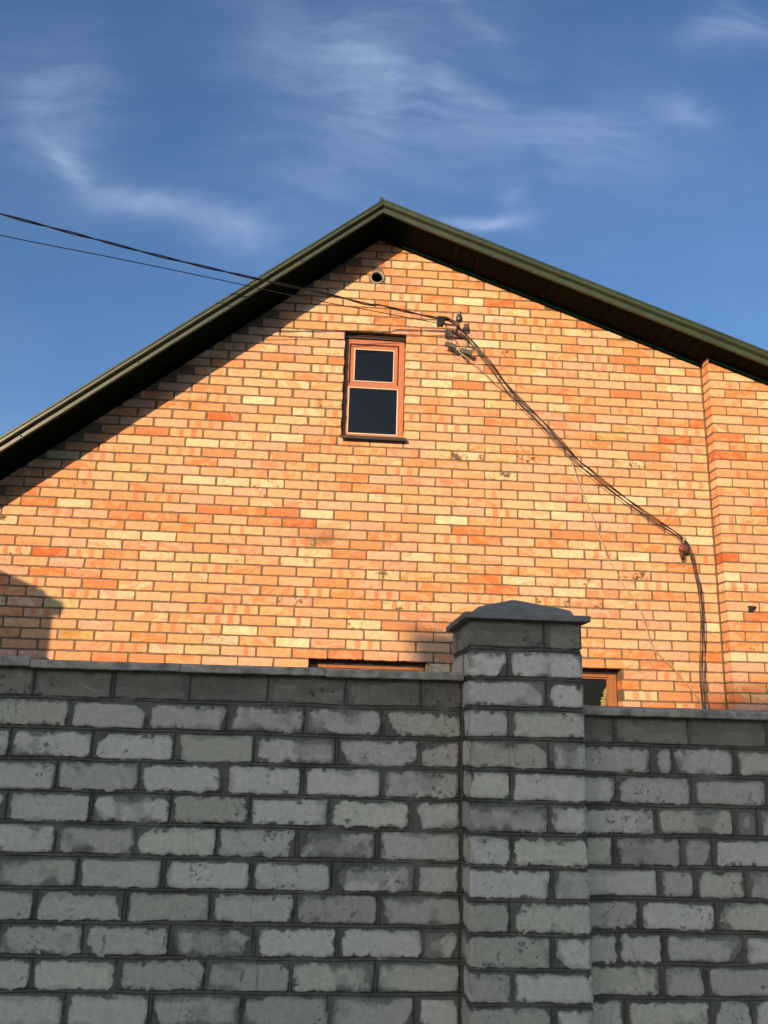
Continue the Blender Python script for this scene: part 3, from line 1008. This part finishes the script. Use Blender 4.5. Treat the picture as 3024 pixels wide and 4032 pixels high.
for key, lab in (('low_a', 'wide lower window, only its head above the wall'), ('low_b', 'lower window beside the grey pillar, yellow foam behind its pane')):
    a, bb, c, d = WINS[key]
    wn = bpy.data.objects.new('window', None)
    C.objects.link(wn)
    wn.parent = house
    wn['label'] = lab
    y = 0.12
    m = MB()
    ring(m, a + .003, bb - .003, c + .003, d - .034, .055, .052, .07, .024, y, y + .07)
    m.box((a + bb) / 2 - .03, (a + bb) / 2 + .03, y + .001, y + .07, c + .073, d - .058)
    m.build('frame', M_ORANGE_WOOD, wn, 0.002)
    m = MB()
    m.box(a + .003, bb - .003, y - .012, y + .07, d - .033, d - .003)
    m.build('head_moulding', M_DARK_WOOD, wn, 0.002)
    xm = (a + bb) / 2
    for p0, p1 in ((a + .058, xm - .03), (xm + .03, bb - .055)):
        m = MB(); ring(m, p0, p1, c + .073, d - .058, .016, .016, .016, .012, y + .014, y + .06)
        m.build('sash', M_ORANGE_WOOD, wn, 0.001)
        m = MB(); m.box(p0 + .016, p1 - .016, y + .03, y + .034, c + .089, d - .070)
        m.build('pane', M_GLASS, wn)
    m = MB(); m.box(a - .01, bb + .01, -.04, y, c - .02, c + .002)
    m.build('sill', M_SILL, wn, 0.002)
    if key == 'low_b':
        m = MB()
        rj = random.Random(21)
        for i in range(26):
            zc = 1.50 + i * 0.0195
            xr_ = bb - .071
            wdt = 0.052 * math.sin(min(1, max(0, 1.995 - zc) / .10 + .12) * math.pi / 2) * rj.uniform(.62, 1.1) if zc < 1.99 else 0
            if wdt <= 0: continue
            m.lathe((xr_ - wdt, y + .024, zc), (1, 0, 0), [(0, .004), (.008, .011), (wdt * .6, .0145), (wdt * .98, .012)], 9)
        m.build('foam_bead', M_FOAM, wn)

# vent pipe in the gable
vx, vz, vr = VENT
m = MB()
n = 40
def ringpts(rad, y): return [(vx + rad * math.cos(2 * math.pi * i / n), y, vz + rad * math.sin(2 * math.pi * i / n)) for i in range(n)]
R = [ringpts(vr, 0.022), ringpts(vr, -0.007), ringpts(vr + .0115, -0.007), ringpts(vr + .0115, 0.03)]
m.add([p for q in R for p in q], [(i + j * n, (i + 1) % n + j * n, (i + 1) % n + (j + 1) * n, i + (j + 1) * n) for j in range(3) for i in range(n)], 0, True)
vp = m.build('vent_pipe', M_PIPE, house)
m = MB()
m.add(ringpts(vr - .0005, 0.158) + ringpts(vr - .0005, 0.022), [tuple(range(n))] + [(i, (i + 1) % n, n + (i + 1) % n, n + i) for i in range(n)])
m.build('vent_back', M_DARK, vp)
m = MB()                                                   # mortar packed round the pipe
rj = random.Random(4)
outr = []
for i in range(n):
    t = 2 * math.pi * i / n
    rr = 0.070 + 0.014 * max(0, math.sin(t)) ** 3 + rj.uniform(-.003, .003)
    rr = min(rr, 0.10)
    outr.append((vx + rr * math.cos(t) * 1.02, 0.0005, vz + rr * math.sin(t)))
inn = ringpts(vr + .010, 0.0005)
m.add(inn + outr, [(i, (i + 1) % n, n + (i + 1) % n, n + i) for i in range(n)])
m.build('mortar_collar', M_MORTAR, house)
# the broken brick in the pier: a flat dark patch with a torn rim paints the hollow's shade
m = MB()
hx, hz = 2.672, 2.592
rimp = [(-.036, .026), (-.012, .025), (.014, .026), (.037, .022), (.030, .004), (.014, -.010), (.002, -.024), (-.020, -.022), (-.034, -.026), (-.031, .0)]
k = len(rimp)
m.add([(hx + p[0], -PD - .0026, hz + p[1]) for p in rimp], [tuple(range(k))])
m.build('hollow_shade_patch', M_DARK, house)

# ------------------------------------------------------------------ grey brick fence
YF = -3.284
ROW = 0.0972
ZT = 1.783
fence = empty('brick_fence', (0.13, YF + .12, 0), 'grey silicate brick fence with concrete coping and one capped pillar, in shade', 'fence')

LJ = {0: [-1.5, -1.244, -0.984, -0.725, -0.461, -0.204], 1: [-1.379, -1.121, -0.855, -0.597, -0.334], 2: [-1.553, -1.287, -1.021, -0.759, -0.486, -0.212],
      3: [-1.391, -1.126, -0.855, -0.596, -0.334], 4: [-1.536, -1.272, -1.016, -0.76, -0.502, -0.233], 5: [-1.369, -1.12, -0.862, -0.603, -0.341],
      6: [-1.288, -1.021, -0.746, -0.482, -0.216], 7: [-1.41, -1.132, -0.866, -0.601, -0.333], 8: [-1.25, -0.985, -0.722, -0.459, -0.192],
      9: [-1.399, -1.138, -0.868, -0.603, -0.336], 10: [-1.281, -1.025, -0.747, -0.482, -0.21]}
RJ = {0: [0.467, 0.73, 1.008], 1: [0.591, 0.668, 0.885], 2: [0.463, 0.728, 0.99], 3: [0.594, 0.868, 0.951], 4: [0.449, 0.679, 0.785],
      5: [0.593, 0.716, 0.89], 6: [0.524, 0.783], 7: [0.446, 0.597, 0.865], 8: [0.586, 0.734, 0.99], 9: [0.465, 0.737, 0.882], 10: [0.57, 0.83]}
PLX, PRX, PYF, PYB = -0.0625, 0.318, -3.420, -3.040

rf = random.Random(17)
rows = []
XL_F = -3.2
for i in range(19):
    js = list(LJ.get(i, LJ[9 if i % 2 else 8]))
    while js[0] > XL_F: js.insert(0, js[0] - 0.262 + rf.uniform(-.006, .006))
    js.append(PLX - 0.004)
    rows.append((ZT - (i + 1) * ROW, ZT - i * ROW, js))
sx = coords([(XL_F, -1.75, 0.012), (-1.75, PLX + 0.001, 0.0026)])
zz = coords([(0.0, 0.60, 0.012), (0.60, ZT + .004, 0.0026)])
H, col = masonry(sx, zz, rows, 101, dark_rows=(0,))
P = np.stack([sx, np.full_like(sx, YF)], 1)
NR = np.tile(np.array([[0.0, -1.0]]), (len(sx), 1))
ev, ef = boxvf(XL_F, PLX, YF + .014, YF + .25, 0, ZT + .003)
o = sheet_object('wall_panel', P, NR, zz, H, col, M_SIL, fence, (ev, ef, (.3, .3, .28)))
o['label'] = 'left, taller stretch of the fence wall'

rows = []
XR_F = 2.6
ZTR = 1.684
for i in range(18):
    js = list(RJ.get(i, RJ[9 if i % 2 else 8]))
    js.insert(0, PRX - 0.006)
    while js[-1] < XR_F: js.append(js[-1] + 0.262 + rf.uniform(-.05, .01))
    rows.append((ZTR - (i + 1) * 0.0974, ZTR - i * 0.0974, js))
sx = coords([(PRX - .001, 1.12, 0.0026), (1.12, XR_F, 0.012)])
zz = coords([(0.0, 0.60, 0.012), (0.60, ZTR + .004, 0.0026)])
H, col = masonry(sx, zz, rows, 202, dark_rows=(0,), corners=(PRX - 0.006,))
P = np.stack([sx, np.full_like(sx, YF)], 1)
NR = np.tile(np.array([[0.0, -1.0]]), (len(sx), 1))
ev, ef = boxvf(PRX, XR_F, YF + .014, YF + .25, 0, ZTR + .003)
o = sheet_object('wall_panel', P, NR, zz, H, col, M_SIL, fence, (ev, ef, (.3, .3, .28)))
o['label'] = 'right, lower stretch of the fence wall'

# the pillar: one sheet folded round its three visible sides
def fold(points, rad, step):
    """rounded polyline -> sample positions, normals, arc lengths"""
    P_, N_, S_ = [], [], []
    def put(p, n_): P_.append(p); N_.append(n_)
    (ax, ay), (bx, by), (cx, cy), (dx, dy) = points
    y = ay
    for t in np.arange(ay, by + rad, -step): put((ax, t), (-1, 0))
    for i in range(9):
        an = math.pi + (math.pi / 2) * i / 8
        put((bx + rad + rad * math.cos(an), by + rad + rad * math.sin(an)), (math.cos(an), math.sin(an)))
    for t in np.arange(bx + rad + step, cx - rad, step): put((t, by), (0, -1))
    for i in range(9):
        an = 1.5 * math.pi + (math.pi / 2) * i / 8
        put((cx - rad + rad * math.cos(an), cy + rad + rad * math.sin(an)), (math.cos(an), math.sin(an)))
    for t in np.arange(cy + rad + step, dy, step): put((cx, t), (1, 0))
    P_, N_ = np.array(P_), np.array(N_)
    S_ = np.concatenate([[0], np.cumsum(np.hypot(*np.diff(P_, axis=0).T))])
    return P_, N_, S_
P, NR, SS = fold([(PLX, PYB), (PLX, PYF), (PRX, PYF), (PRX, PYB)], 0.012, 0.0026)
side = PYB - PYF
s1, s2 = side - 0.005, side + (PRX - PLX) - 0.015
ZTP = 1.982
rows = []
for i in range(21):
    jx = 0.196 if i % 2 == 0 else 0.069
    jx += rf.uniform(-.004, .004)
    sj = s1 + (jx - PLX)
    if i % 2 == 0: js = [0, s1 - 0.258 + 0.005 * rf.random(), s1, sj, s2, s2 + 0.12, s2 + side]
    else: js = [0, s1 - 0.125, s1, sj, s2, s2 + 0.255, s2 + side]
    zt_ = ZTP - i * 0.0967
    rows.append((zt_ - 0.0967, zt_, js))
zz = coords([(0.0, 0.60, 0.012), (0.60, ZTP + .002, 0.0026)])
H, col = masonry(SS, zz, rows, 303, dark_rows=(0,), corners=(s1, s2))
ev, ef = boxvf(PLX + .02, PRX - .02, PYF + .02, PYB, 0, ZTP)
pil = sheet_object('pillar', P, NR, zz, H, col, M_SIL, fence, (ev, ef, (.3, .3, .28)))

def pyramid_cap(cx, cy, hw, z0, parent_obj, sc=1.0):
    m = MB()
    def sq(h, z): return [(cx - h, cy - h, z), (cx + h, cy - h, z), (cx + h, cy + h, z), (cx - h, cy + h, z)]
    lv = [sq(hw - .010, z0), sq(hw, z0 + .002), sq(hw, z0 + .0205 * sc), sq(hw - .003, z0 + .0225 * sc), sq(hw - .044, z0 + .0255 * sc),
          sq(hw - .049, z0 + .041 * sc), sq(hw - .058, z0 + .048 * sc), sq(0.010, z0 + .099 * sc)]
    vs = [p for q in lv for p in q]
    fs = [(0, 3, 2, 1)]
    for i in range(len(lv) - 1):
        for j in range(4):
            fs.append((i * 4 + j, i * 4 + (j + 1) % 4, i * 4 + 4 + (j + 1) % 4, i * 4 + 4 + j))
    e = (len(lv) - 1) * 4
    fs.append((e, e + 1, e + 2, e + 3))
    m.add(vs, fs)
    return m
pyramid_cap((PLX + PRX) / 2, (PYF + PYB) / 2 - .004, 0.214, ZTP, pil).build('pillar_cap', M_CAPC, pil, 0.0012)

# coping slabs
def slab(x0, x1, z0, z1, dip, seed):
    rs = random.Random(seed)
    m = MB()
    nx = max(2, int((x1 - x0) / 0.02))
    prof = [(YF - .026, z0), (YF - .0285, z0 + .003), (YF - .0275, z1 - .006), (YF - .022, z1), (YF + .13, z1 + .012), (YF + .28, z1), (YF + .285, z1 - .006), (YF + .285, z0)]
    vs, fs = [], []
    np_ = len(prof)
    for i in range(nx + 1):
        x = x0 + (x1 - x0) * i / nx
        for (y, z) in prof:
            vs.append((x, y + rs.uniform(-.0008, .0008), z + dip * (x - x0) + rs.uniform(-.0007, .0007)))
    for i in range(nx):
        for j in range(np_):
            q, w = i * np_ + j, i * np_ + (j + 1) % np_
            fs.append((q, w, w + np_, q + np_))
    fs.append(tuple(range(np_ - 1, -1, -1)))
    fs.append(tuple(nx * np_ + j for j in range(np_)))
    m.add(vs, fs)
    return m.build('coping_slab', M_CONC, fence)
xs_ = [-3.10, -2.57, -2.035, -1.518, -1.026, -0.538, PLX - .002]
for i in range(len(xs_) - 1):
    extra = 0.006 if i == 2 else 0
    slab(xs_[i] + .0015, xs_[i + 1] - .0015, ZT - .001 + [0, .002, .002, 0, .0015, .001][i], ZT + .025 + extra + [0, .001, .001, 0, .002, .002][i], 0.006, 50 + i)
xs_ = [PRX + .002, 0.506, 1.06, 1.58, 2.1, 2.6]
for i in range(len(xs_) - 1):
    slab(xs_[i] + .0015, xs_[i + 1] - .0015, ZTR, ZTR + .026, 0.002, 70 + i)

# ------------------------------------------------------------------ overhead service cables
def smooth_pts(pts, sub=8):
    p = [Vector(q) for q in pts]
    out = []
    for i in range(len(p) - 1):
        p0, p1, p2, p3 = p[max(i - 1, 0)], p[i], p[i + 1], p[min(i + 2, len(p) - 1)]
        for k in range(sub):
            t = k / sub
            out.append(0.5 * ((2 * p1) + (p2 - p0) * t + (2 * p0 - 5 * p1 + 4 * p2 - p3) * t * t + (3 * p1 - p0 - 3 * p2 + p3) * t ** 3))
    out.append(p[-1])
    return out


def strands(mb, pts, offs, r, pitch, phase=0.0):
    """several wires laid round one another"""
    L = 0.0
    n = len(offs)
    lines = [[] for _ in range(n)]
    for i, p in enumerate(pts):
        if i: L += (p - pts[i - 1]).length
        t = (pts[min(i + 1, len(pts) - 1)] - pts[max(i - 1, 0)]).normalized()
        u = Vector((0, 0, 1)); u = (u - t * u.dot(t))
        u = u.normalized() if u.length > 1e-3 else Vector((1, 0, 0))
        w = t.cross(u)
        for j, of in enumerate(offs):
            a = 2 * math.pi * (L / pitch + j / n) + phase
            lines[j].append(p + (u * math.cos(a) + w * math.sin(a)) * of)
    for ln in lines:
        mb.tube(ln, r, 8)


THICK = [(-9.0, -2.77, 5.75), (-6.0, -1.915, 5.26), (-4.2, -1.402, 5.063), (-2.890, -1.029, 4.963), (-2.313, -0.864, 4.924), (-1.854, -0.733, 4.895), (-1.374, -0.597, 4.878), (-1.011, -0.493, 4.871), (-0.592, -0.374, 4.866), (-0.339, -0.302, 4.852), (-0.230, -0.270, 4.868), (-0.117, -0.238, 4.863), (0.060, -0.188, 4.857), (0.240, -0.15, 4.850)]
m = MB()
pts = smooth_pts(THICK, 26)
strands(m, pts, [0.0056, 0.0056], 0.0052, 0.62)
o = m.build('overhead_cable', M_BLACK)
tag(o, 'thick twisted black pair cable reaching the wall from the left, upper of two', 'cable')
THIN = [(-9.0, -2.77, 5.02), (-6.0, -1.915, 4.87), (-4.2, -1.402, 4.822), (-2.869, -1.023, 4.802), (-2.152, -0.818, 4.807), (-1.369, -0.595, 4.803), (-1.007, -0.492, 4.797), (-0.618, -0.381, 4.797), (-0.381, -0.313, 4.803), (0.195, -0.149, 4.812), (0.255, -0.140, 4.812)]
m = MB()
m.tube(smooth_pts(THIN, 12), 0.0036, 8)
tag(m.build('overhead_wire', M_BLACK), 'single thin dark wire running just under the thick twisted cable to the wall', 'wire')

# bracket, anchor clamp, insulators
br = MB()
br.box(0.405, 0.423, -0.150, 0.0, 4.800, 4.806)
br.box(0.405, 0.409, -0.150, 0.0, 4.782, 4.800)
br.box(0.300, 0.423, -0.154, -0.148, 4.786, 4.806)
br.tube(smooth_pts([(0.414, -0.13, 4.806), (0.417, -0.13, 4.83), (0.420, -0.13, 4.85)], 4), 0.006, 8)
tag(br.build('wall_bracket', M_STEEL, None, 0.001), 'small dark steel bracket on the wall carrying the green insulator', 'bracket')

gi = MB()
gi.lathe((0.420, -0.13, 4.838), (0.02, 0, 1), [(0, .010), (.002, .022), (.010, .0275), (.030, .0275), (.050, .0255), (.060, .017), (.066, .016), (.072, .0185), (.082, .0175), (.089, .012), (.091, .003)], 24)
tag(gi.build('glazed_insulator', M_GREENGL), 'green glazed bottle-shaped insulator upright on the wall bracket', 'insulator')

ac = MB()
ax0 = Vector((0.236, -0.150, 4.851)); axd = Vector((0.098, 0.0, -0.004)).normalized()
prof = [(0, .012), (.003, .016), (.012, .0165)]
for i in range(6):
    s0 = .014 + i * .0105
    prof += [(s0, .0215), (s0 + .0045, .0215), (s0 + .0055, .0165), (s0 + .0095, .0165)]
prof += [(.080, .0165), (.088, .0165), (.090, .012), (.099, .011), (.101, .014), (.106, .013)]
ac.lathe(ax0, axd, prof, 18)
clamp = ac.build('anchor_clamp', M_BLACKPL)
tag(clamp, 'ribbed black cable clamp where the overhead cable reaches the wall', 'clamp')
cb = MB()
cb.box(0.238, 0.298, -0.166, -0.136, 4.797, 4.838)
cb.box(0.242, 0.290, -0.170, -0.134, 4.780, 4.798)
cb.build('clamp_jaw', M_BLACKPL, clamp, 0.003)
cb = MB()
cb.lathe((0.262, -0.168, 4.793), (0, -1, 0), [(0, .006), (.006, .006), (.007, .003)], 8)
cb.build('bolt', M_WIRE, clamp)
cb = MB()
cb.tube(smooth_pts([(0.292, -0.150, 4.815), (0.33, -0.15, 4.807), (0.36, -0.15, 4.80), (0.405, -0.150, 4.795)], 6), 0.003, 8)
cb.tube(smooth_pts([(0.296, -0.150, 4.812), (0.318, -0.13, 4.785), (0.352, -0.12, 4.748), (0.372, -0.12, 4.712)], 6), 0.004, 8)
cb.build('tie_wire', M_WIRE, clamp)

# grey connectors
def connector(p0, p1, hgt, label):
    m = MB()
    p0, p1 = Vector(p0), Vector(p1)
    u = (p1 - p0); L = u.length; u.normalize()
    v = Vector((0, 1, 0)).cross(u) * -1
    if v.z < 0: v = -v
    w = Vector((0, 1, 0))
    out = [(0, -hgt / 2), (L, -hgt / 2), (L, hgt / 2), (L * .12, hgt / 2), (0, hgt * .25)] if label[1] else [(0, -hgt / 2), (L * .9, -hgt / 2), (L, -hgt * .2), (L, hgt * .3), (L * .9, hgt / 2), (0, hgt / 2)]
    f, bk = [], []
    for (s, t) in out:
        f.append(p0 + u * s + v * t - w * .014)
        bk.append(p0 + u * s + v * t + w * .016)
    n = len(out)
    m.add(f + bk, [tuple(range(n)), tuple(range(2 * n - 1, n - 1, -1))] + [(i, i + n, (i + 1) % n + n, (i + 1) % n) for i in range(n)])
    o = m.build('cable_connector', M_GREYPL, None, 0.002)
    tag(o, label[0], 'connector', 'grey cable connectors below the clamp')
    return o
c1 = connector((0.3135, -0.07, 4.671), (0.411, -0.07, 4.642), 0.036, ('grey block connector hanging under the clamp, the upper left of two', 0))
c2 = connector((0.4355, -0.07, 4.620), (0.533, -0.07, 4.5975), 0.038, ('grey block connector hanging under the clamp, the lower right of two', 1))
def loops(parent, ls, r=0.0026, mt=M_WIRE):
    m = MB()
    for l in ls:
        m.tube(smooth_pts(l, 6), r, 8)
    m.build('wire_loop', mt, parent)
loops(c1, [[(0.352, -0.12, 4.755), (0.345, -0.11, 4.71), (0.337, -0.09, 4.68), (0.335, -0.088, 4.655), (0.345, -0.075, 4.632), (0.38, -0.06, 4.625), (0.41, -0.06, 4.626)],
           [(0.372, -0.12, 4.72), (0.372, -0.11, 4.69), (0.366, -0.085, 4.665)],
           [(0.352, -0.07, 4.63), (0.38, -0.06, 4.595), (0.43, -0.05, 4.573), (0.47, -0.05, 4.566), (0.50, -0.06, 4.56)]])
loops(c2, [[(0.503, -0.12, 4.735), (0.497, -0.11, 4.70), (0.490, -0.09, 4.65), (0.485, -0.088, 4.625)],
           [(0.40, -0.12, 4.745), (0.46, -0.11, 4.715), (0.52, -0.10, 4.69), (0.548, -0.09, 4.672), (0.545, -0.085, 4.645), (0.528, -0.075, 4.620)]])

# the bundle running down the wall
BUN = [(0.336, -0.150, 4.843), (0.387, -0.145, 4.818), (0.425, -0.140, 4.776), (0.464, -0.135, 4.737), (0.533, -0.130, 4.670), (0.589, -0.127, 4.601), (0.652, -0.123, 4.526), (0.696, -0.120, 4.477), (0.739, -0.117, 4.421), (0.801, -0.113, 4.334), (0.875, -0.110, 4.248), (0.961, -0.108, 4.162), (1.121, -0.107, 4.001), (1.199, -0.105, 3.914), (1.269, -0.103, 3.839), (1.377, -0.102, 3.718), (1.471, -0.100, 3.645), (1.549, -0.094, 3.580), (1.705, -0.089, 3.462), (1.870, -0.083, 3.346), (2.008, -0.077, 3.256), (2.113, -0.071, 3.196), (2.174, -0.066, 3.151), (2.214, -0.060, 3.112),
       (2.232, -0.062, 3.085), (2.250, -0.065, 3.033), (2.263, -0.070, 2.957), (2.275, -0.080, 2.863), (2.286, -0.090, 2.754), (2.289, -0.100, 2.637), (2.284, -0.110, 2.505), (2.270, -0.120, 2.383), (2.253, -0.130, 2.262), (2.236, -0.140, 2.143), (2.227, -0.150, 2.026), (2.225, -0.160, 1.949), (2.221, -0.170, 1.857), (2.216, -0.18, 1.70), (2.215, -0.18, 1.2)]
m = MB()
pts = smooth_pts(BUN, 8)
strands(m, pts, [0.0062, 0.0062], 0.0044, 0.9, 0.6)
# a third lead that bows away from the pair
LL = np.linspace(0, 1, len(pts))
bow = [p + Vector((-0.008 - 0.011 * math.sin(min(1, t / .62) * math.pi) ** 2, 0.022 * math.sin(min(1, t / .62) * math.pi), -0.010 - 0.010 * math.sin(min(1, t / .62) * math.pi) ** 2)) if t < .62 else p + Vector((-0.011, 0.01, 0)) for p, t in zip(pts, LL)]
m.tube(bow, 0.0038, 8)
bundle = m.build('cable_bundle', M_BLACK)
tag(bundle, 'black cables tied together, sagging across the bricks from the clamp and dropping behind the fence', 'cable')
m = MB()
for i in range(3):
    c0 = Vector((2.196 + i * .006, -0.066, 3.138 - i * .007))
    dr = Vector((0.72, 0.0, -0.69))
    u = Vector((0.69, 0, 0.72)); w = Vector((0, 1, 0))
    m.tube([c0 + u * (.0145 * math.cos(t)) + w * (.0135 * math.sin(t)) + dr * (.004 * math.sin(t * .5 + i)) for t in np.linspace(0, 2 * math.pi, 17)], 0.0028, 6)
m.tube(smooth_pts([(2.196, -.075, 3.128), (2.186, -.072, 3.112), (2.205, -.07, 3.098)], 5), 0.0028, 6)
m.build('cable_tie', M_WHITEC, bundle)

WH = [(0.425, -0.075, 4.607), (0.465, -0.070, 4.578), (0.547, -0.065, 4.524), (0.629, -0.060, 4.453), (0.711, -0.055, 4.373), (0.833, -0.050, 4.288), (0.945, -0.052, 4.208), (1.031, -0.053, 4.101), (1.133, -0.055, 3.996), (1.212, -0.058, 3.915), (1.274, -0.060, 3.855), (1.297, -0.047, 3.823), (1.334, -0.033, 3.722), (1.381, -0.020, 3.571), (1.470, -0.016, 3.330), (1.535, -0.021, 3.130), (1.562, -0.030, 3.055), (1.592, -0.026, 2.963), (1.651, -0.020, 2.869), (1.709, -0.014, 2.758), (1.771, -0.018, 2.670), (1.825, -0.024, 2.573), (1.860, -0.025, 2.460), (1.887, -0.026, 2.352), (1.924, -0.020, 2.273), (1.994, -0.014, 2.203), (2.071, -0.016, 2.130), (2.147, -0.020, 2.038), (2.207, -0.026, 1.962), (2.274, -0.030, 1.862), (2.36, -0.03, 1.7), (2.4, -0.03, 1.3)]
m = MB()
WH = [(x + (.004 if y > -.045 else 0), y - (.016 if y > -.045 else 0), z) for x, y, z in WH]
m.tube(smooth_pts(WH, 8), 0.0048, 8)
tag(m.build('thin_cable', M_WHITEC), 'thin cream cable drooping down the brick wall from the grey connectors', 'cable')

# brown ceramic insulator on its hook
ci = MB()
ci.lathe((2.192, -0.010, 3.052), (0.02, -1, 0.10), [(0, .018), (.012, .024), (.030, .030), (.052, .0335), (.066, .0325), (.070, .026), (.071, .002)], 24)
ins = ci.build('ceramic_insulator', M_BROWNGL)
tag(ins, 'brown ceramic dome insulator with hook on the wall beside the tied cables', 'insulator')
ch = MB()
ch.lathe((2.182, -0.050, 3.030), (-0.2, -0.25, -1), [(0, .011), (.012, .016), (.030, .017), (.040, .012), (.044, .004)], 16)
ch.build('insulator_neck', M_BROWNGL, ins)
ch = MB()
ch.tube([(2.176 + .0155 * math.cos(t), -0.072 + .004 * math.sin(t), 2.998 + .0155 * math.sin(t)) for t in np.linspace(0.4, 2 * math.pi - .1, 18)], 0.0055, 8)
ch.tube(smooth_pts([(2.190, -0.07, 3.004), (2.205, -0.045, 3.008), (2.216, 0.01, 3.010)], 5), 0.0055, 8)
ch.build('hook', M_STEEL, ins)

# ------------------------------------------------------------------ across the street, behind the viewer: what shades the fence
def gable_house(name, x0, x1, y0, y1, eave, ridge, label, wallm, roofm):
    h = empty(name, ((x0 + x1) / 2, (y0 + y1) / 2, 0), label, 'house')
    m = MB()
    ym_ = (y0 + y1) / 2
    m.box(x0, x1, y0, y1, 0, eave)
    m.add([(x0, y0, eave), (x0, y1, eave), (x0, ym_, ridge - .1)], [(0, 1, 2)])
    m.add([(x1, y0, eave), (x1, y1, eave), (x1, ym_, ridge - .1)], [(2, 1, 0)])
    m.build('wall', wallm, h)
    m = MB()
    s = (ridge - eave) / (ym_ - y0)
    o_ = .4
    for sg, ye in ((1, y1), (-1, y0)):
        m.add([(x0 - o_, ye + sg * o_, eave - s * o_), (x1 + o_, ye + sg * o_, eave - s * o_), (x1 + o_, ym_, ridge), (x0 - o_, ym_, ridge),
               (x0 - o_, ye + sg * o_, eave - s * o_ - .1), (x1 + o_, ye + sg * o_, eave - s * o_ - .1), (x1 + o_, ym_, ridge - .1), (x0 - o_, ym_, ridge - .1)],
              [(0, 1, 2, 3), (7, 6, 5, 4), (0, 4, 5, 1), (1, 5, 6, 2), (3, 7, 4, 0)])
    rf_ = m.build('roof', roofm, h)
    for i in range(3):
        xa = x0 + (x1 - x0) * (0.14 + 0.30 * i)
        m = MB(); ring(m, xa, xa + 1.3, 1.0, 2.4, .08, .08, .08, .08, y1 + .004, y1 + .06)
        f = m.build('window', M_PIPE, h)
        m = MB(); m.box(xa + .08, xa + 1.22, y1 + .01, y1 + .02, 1.08, 2.32)
        m.build('pane', M_GLASS, f)
    return h, rf_
h1, rf1 = gable_house('neighbour_house', -21, -3.0, -20.0, -14.0, 3.6, 6.0, 'plain grey house across the street whose shadow covers the fence', M_PLASTER, M_SLATE)
m = MB(); m.box(-10.16, -9.55, -17.35, -16.65, 5.5, 6.46); m.box(-10.20, -9.50, -17.40, -16.60, 6.46, 6.52)
m.build('chimney', M_FARBRICK, rf1)
h2, rf2 = gable_house('taller_house', -17.4, -8.0, -36.0, -29.5, 6.2, 10.15, 'taller house standing behind the grey house across the street', M_PLASTER, M_SLATE)
# a broad gate pillar further along the fence, out of the picture to the left
gp = empty('gate_pillar', (-4.85, -2.85, 0), 'broad brick gate pillar with stepped cap further along the fence', 'pillar')
m = MB(); m.box(-5.22, -4.462, -3.16, -2.55, 0, 3.16)
m.build('shaft', M_PLASTER, gp)
m = MB()
gx, gy = -4.84, -2.85
def sq(h, z): return [(gx - h, gy - h * .85, z), (gx + h, gy - h * .85, z), (gx + h, gy + h * .85, z), (gx - h, gy + h * .85, z)]
lv = [sq(.40, 3.16), sq(.415, 3.18), sq(.415, 3.262), sq(.335, 3.275), sq(.325, 3.325), sq(.27, 3.338), sq(.13, 3.358), sq(.02, 3.36)]
m.add([p for q in lv for p in q], [(0, 3, 2, 1)] + [(i * 4 + j, i * 4 + (j + 1) % 4, i * 4 + 4 + (j + 1) % 4, i * 4 + 4 + j) for i in range(7) for j in range(4)] + [(28, 29, 30, 31)])
m.build('pillar_cap', M_CAPC, gp)
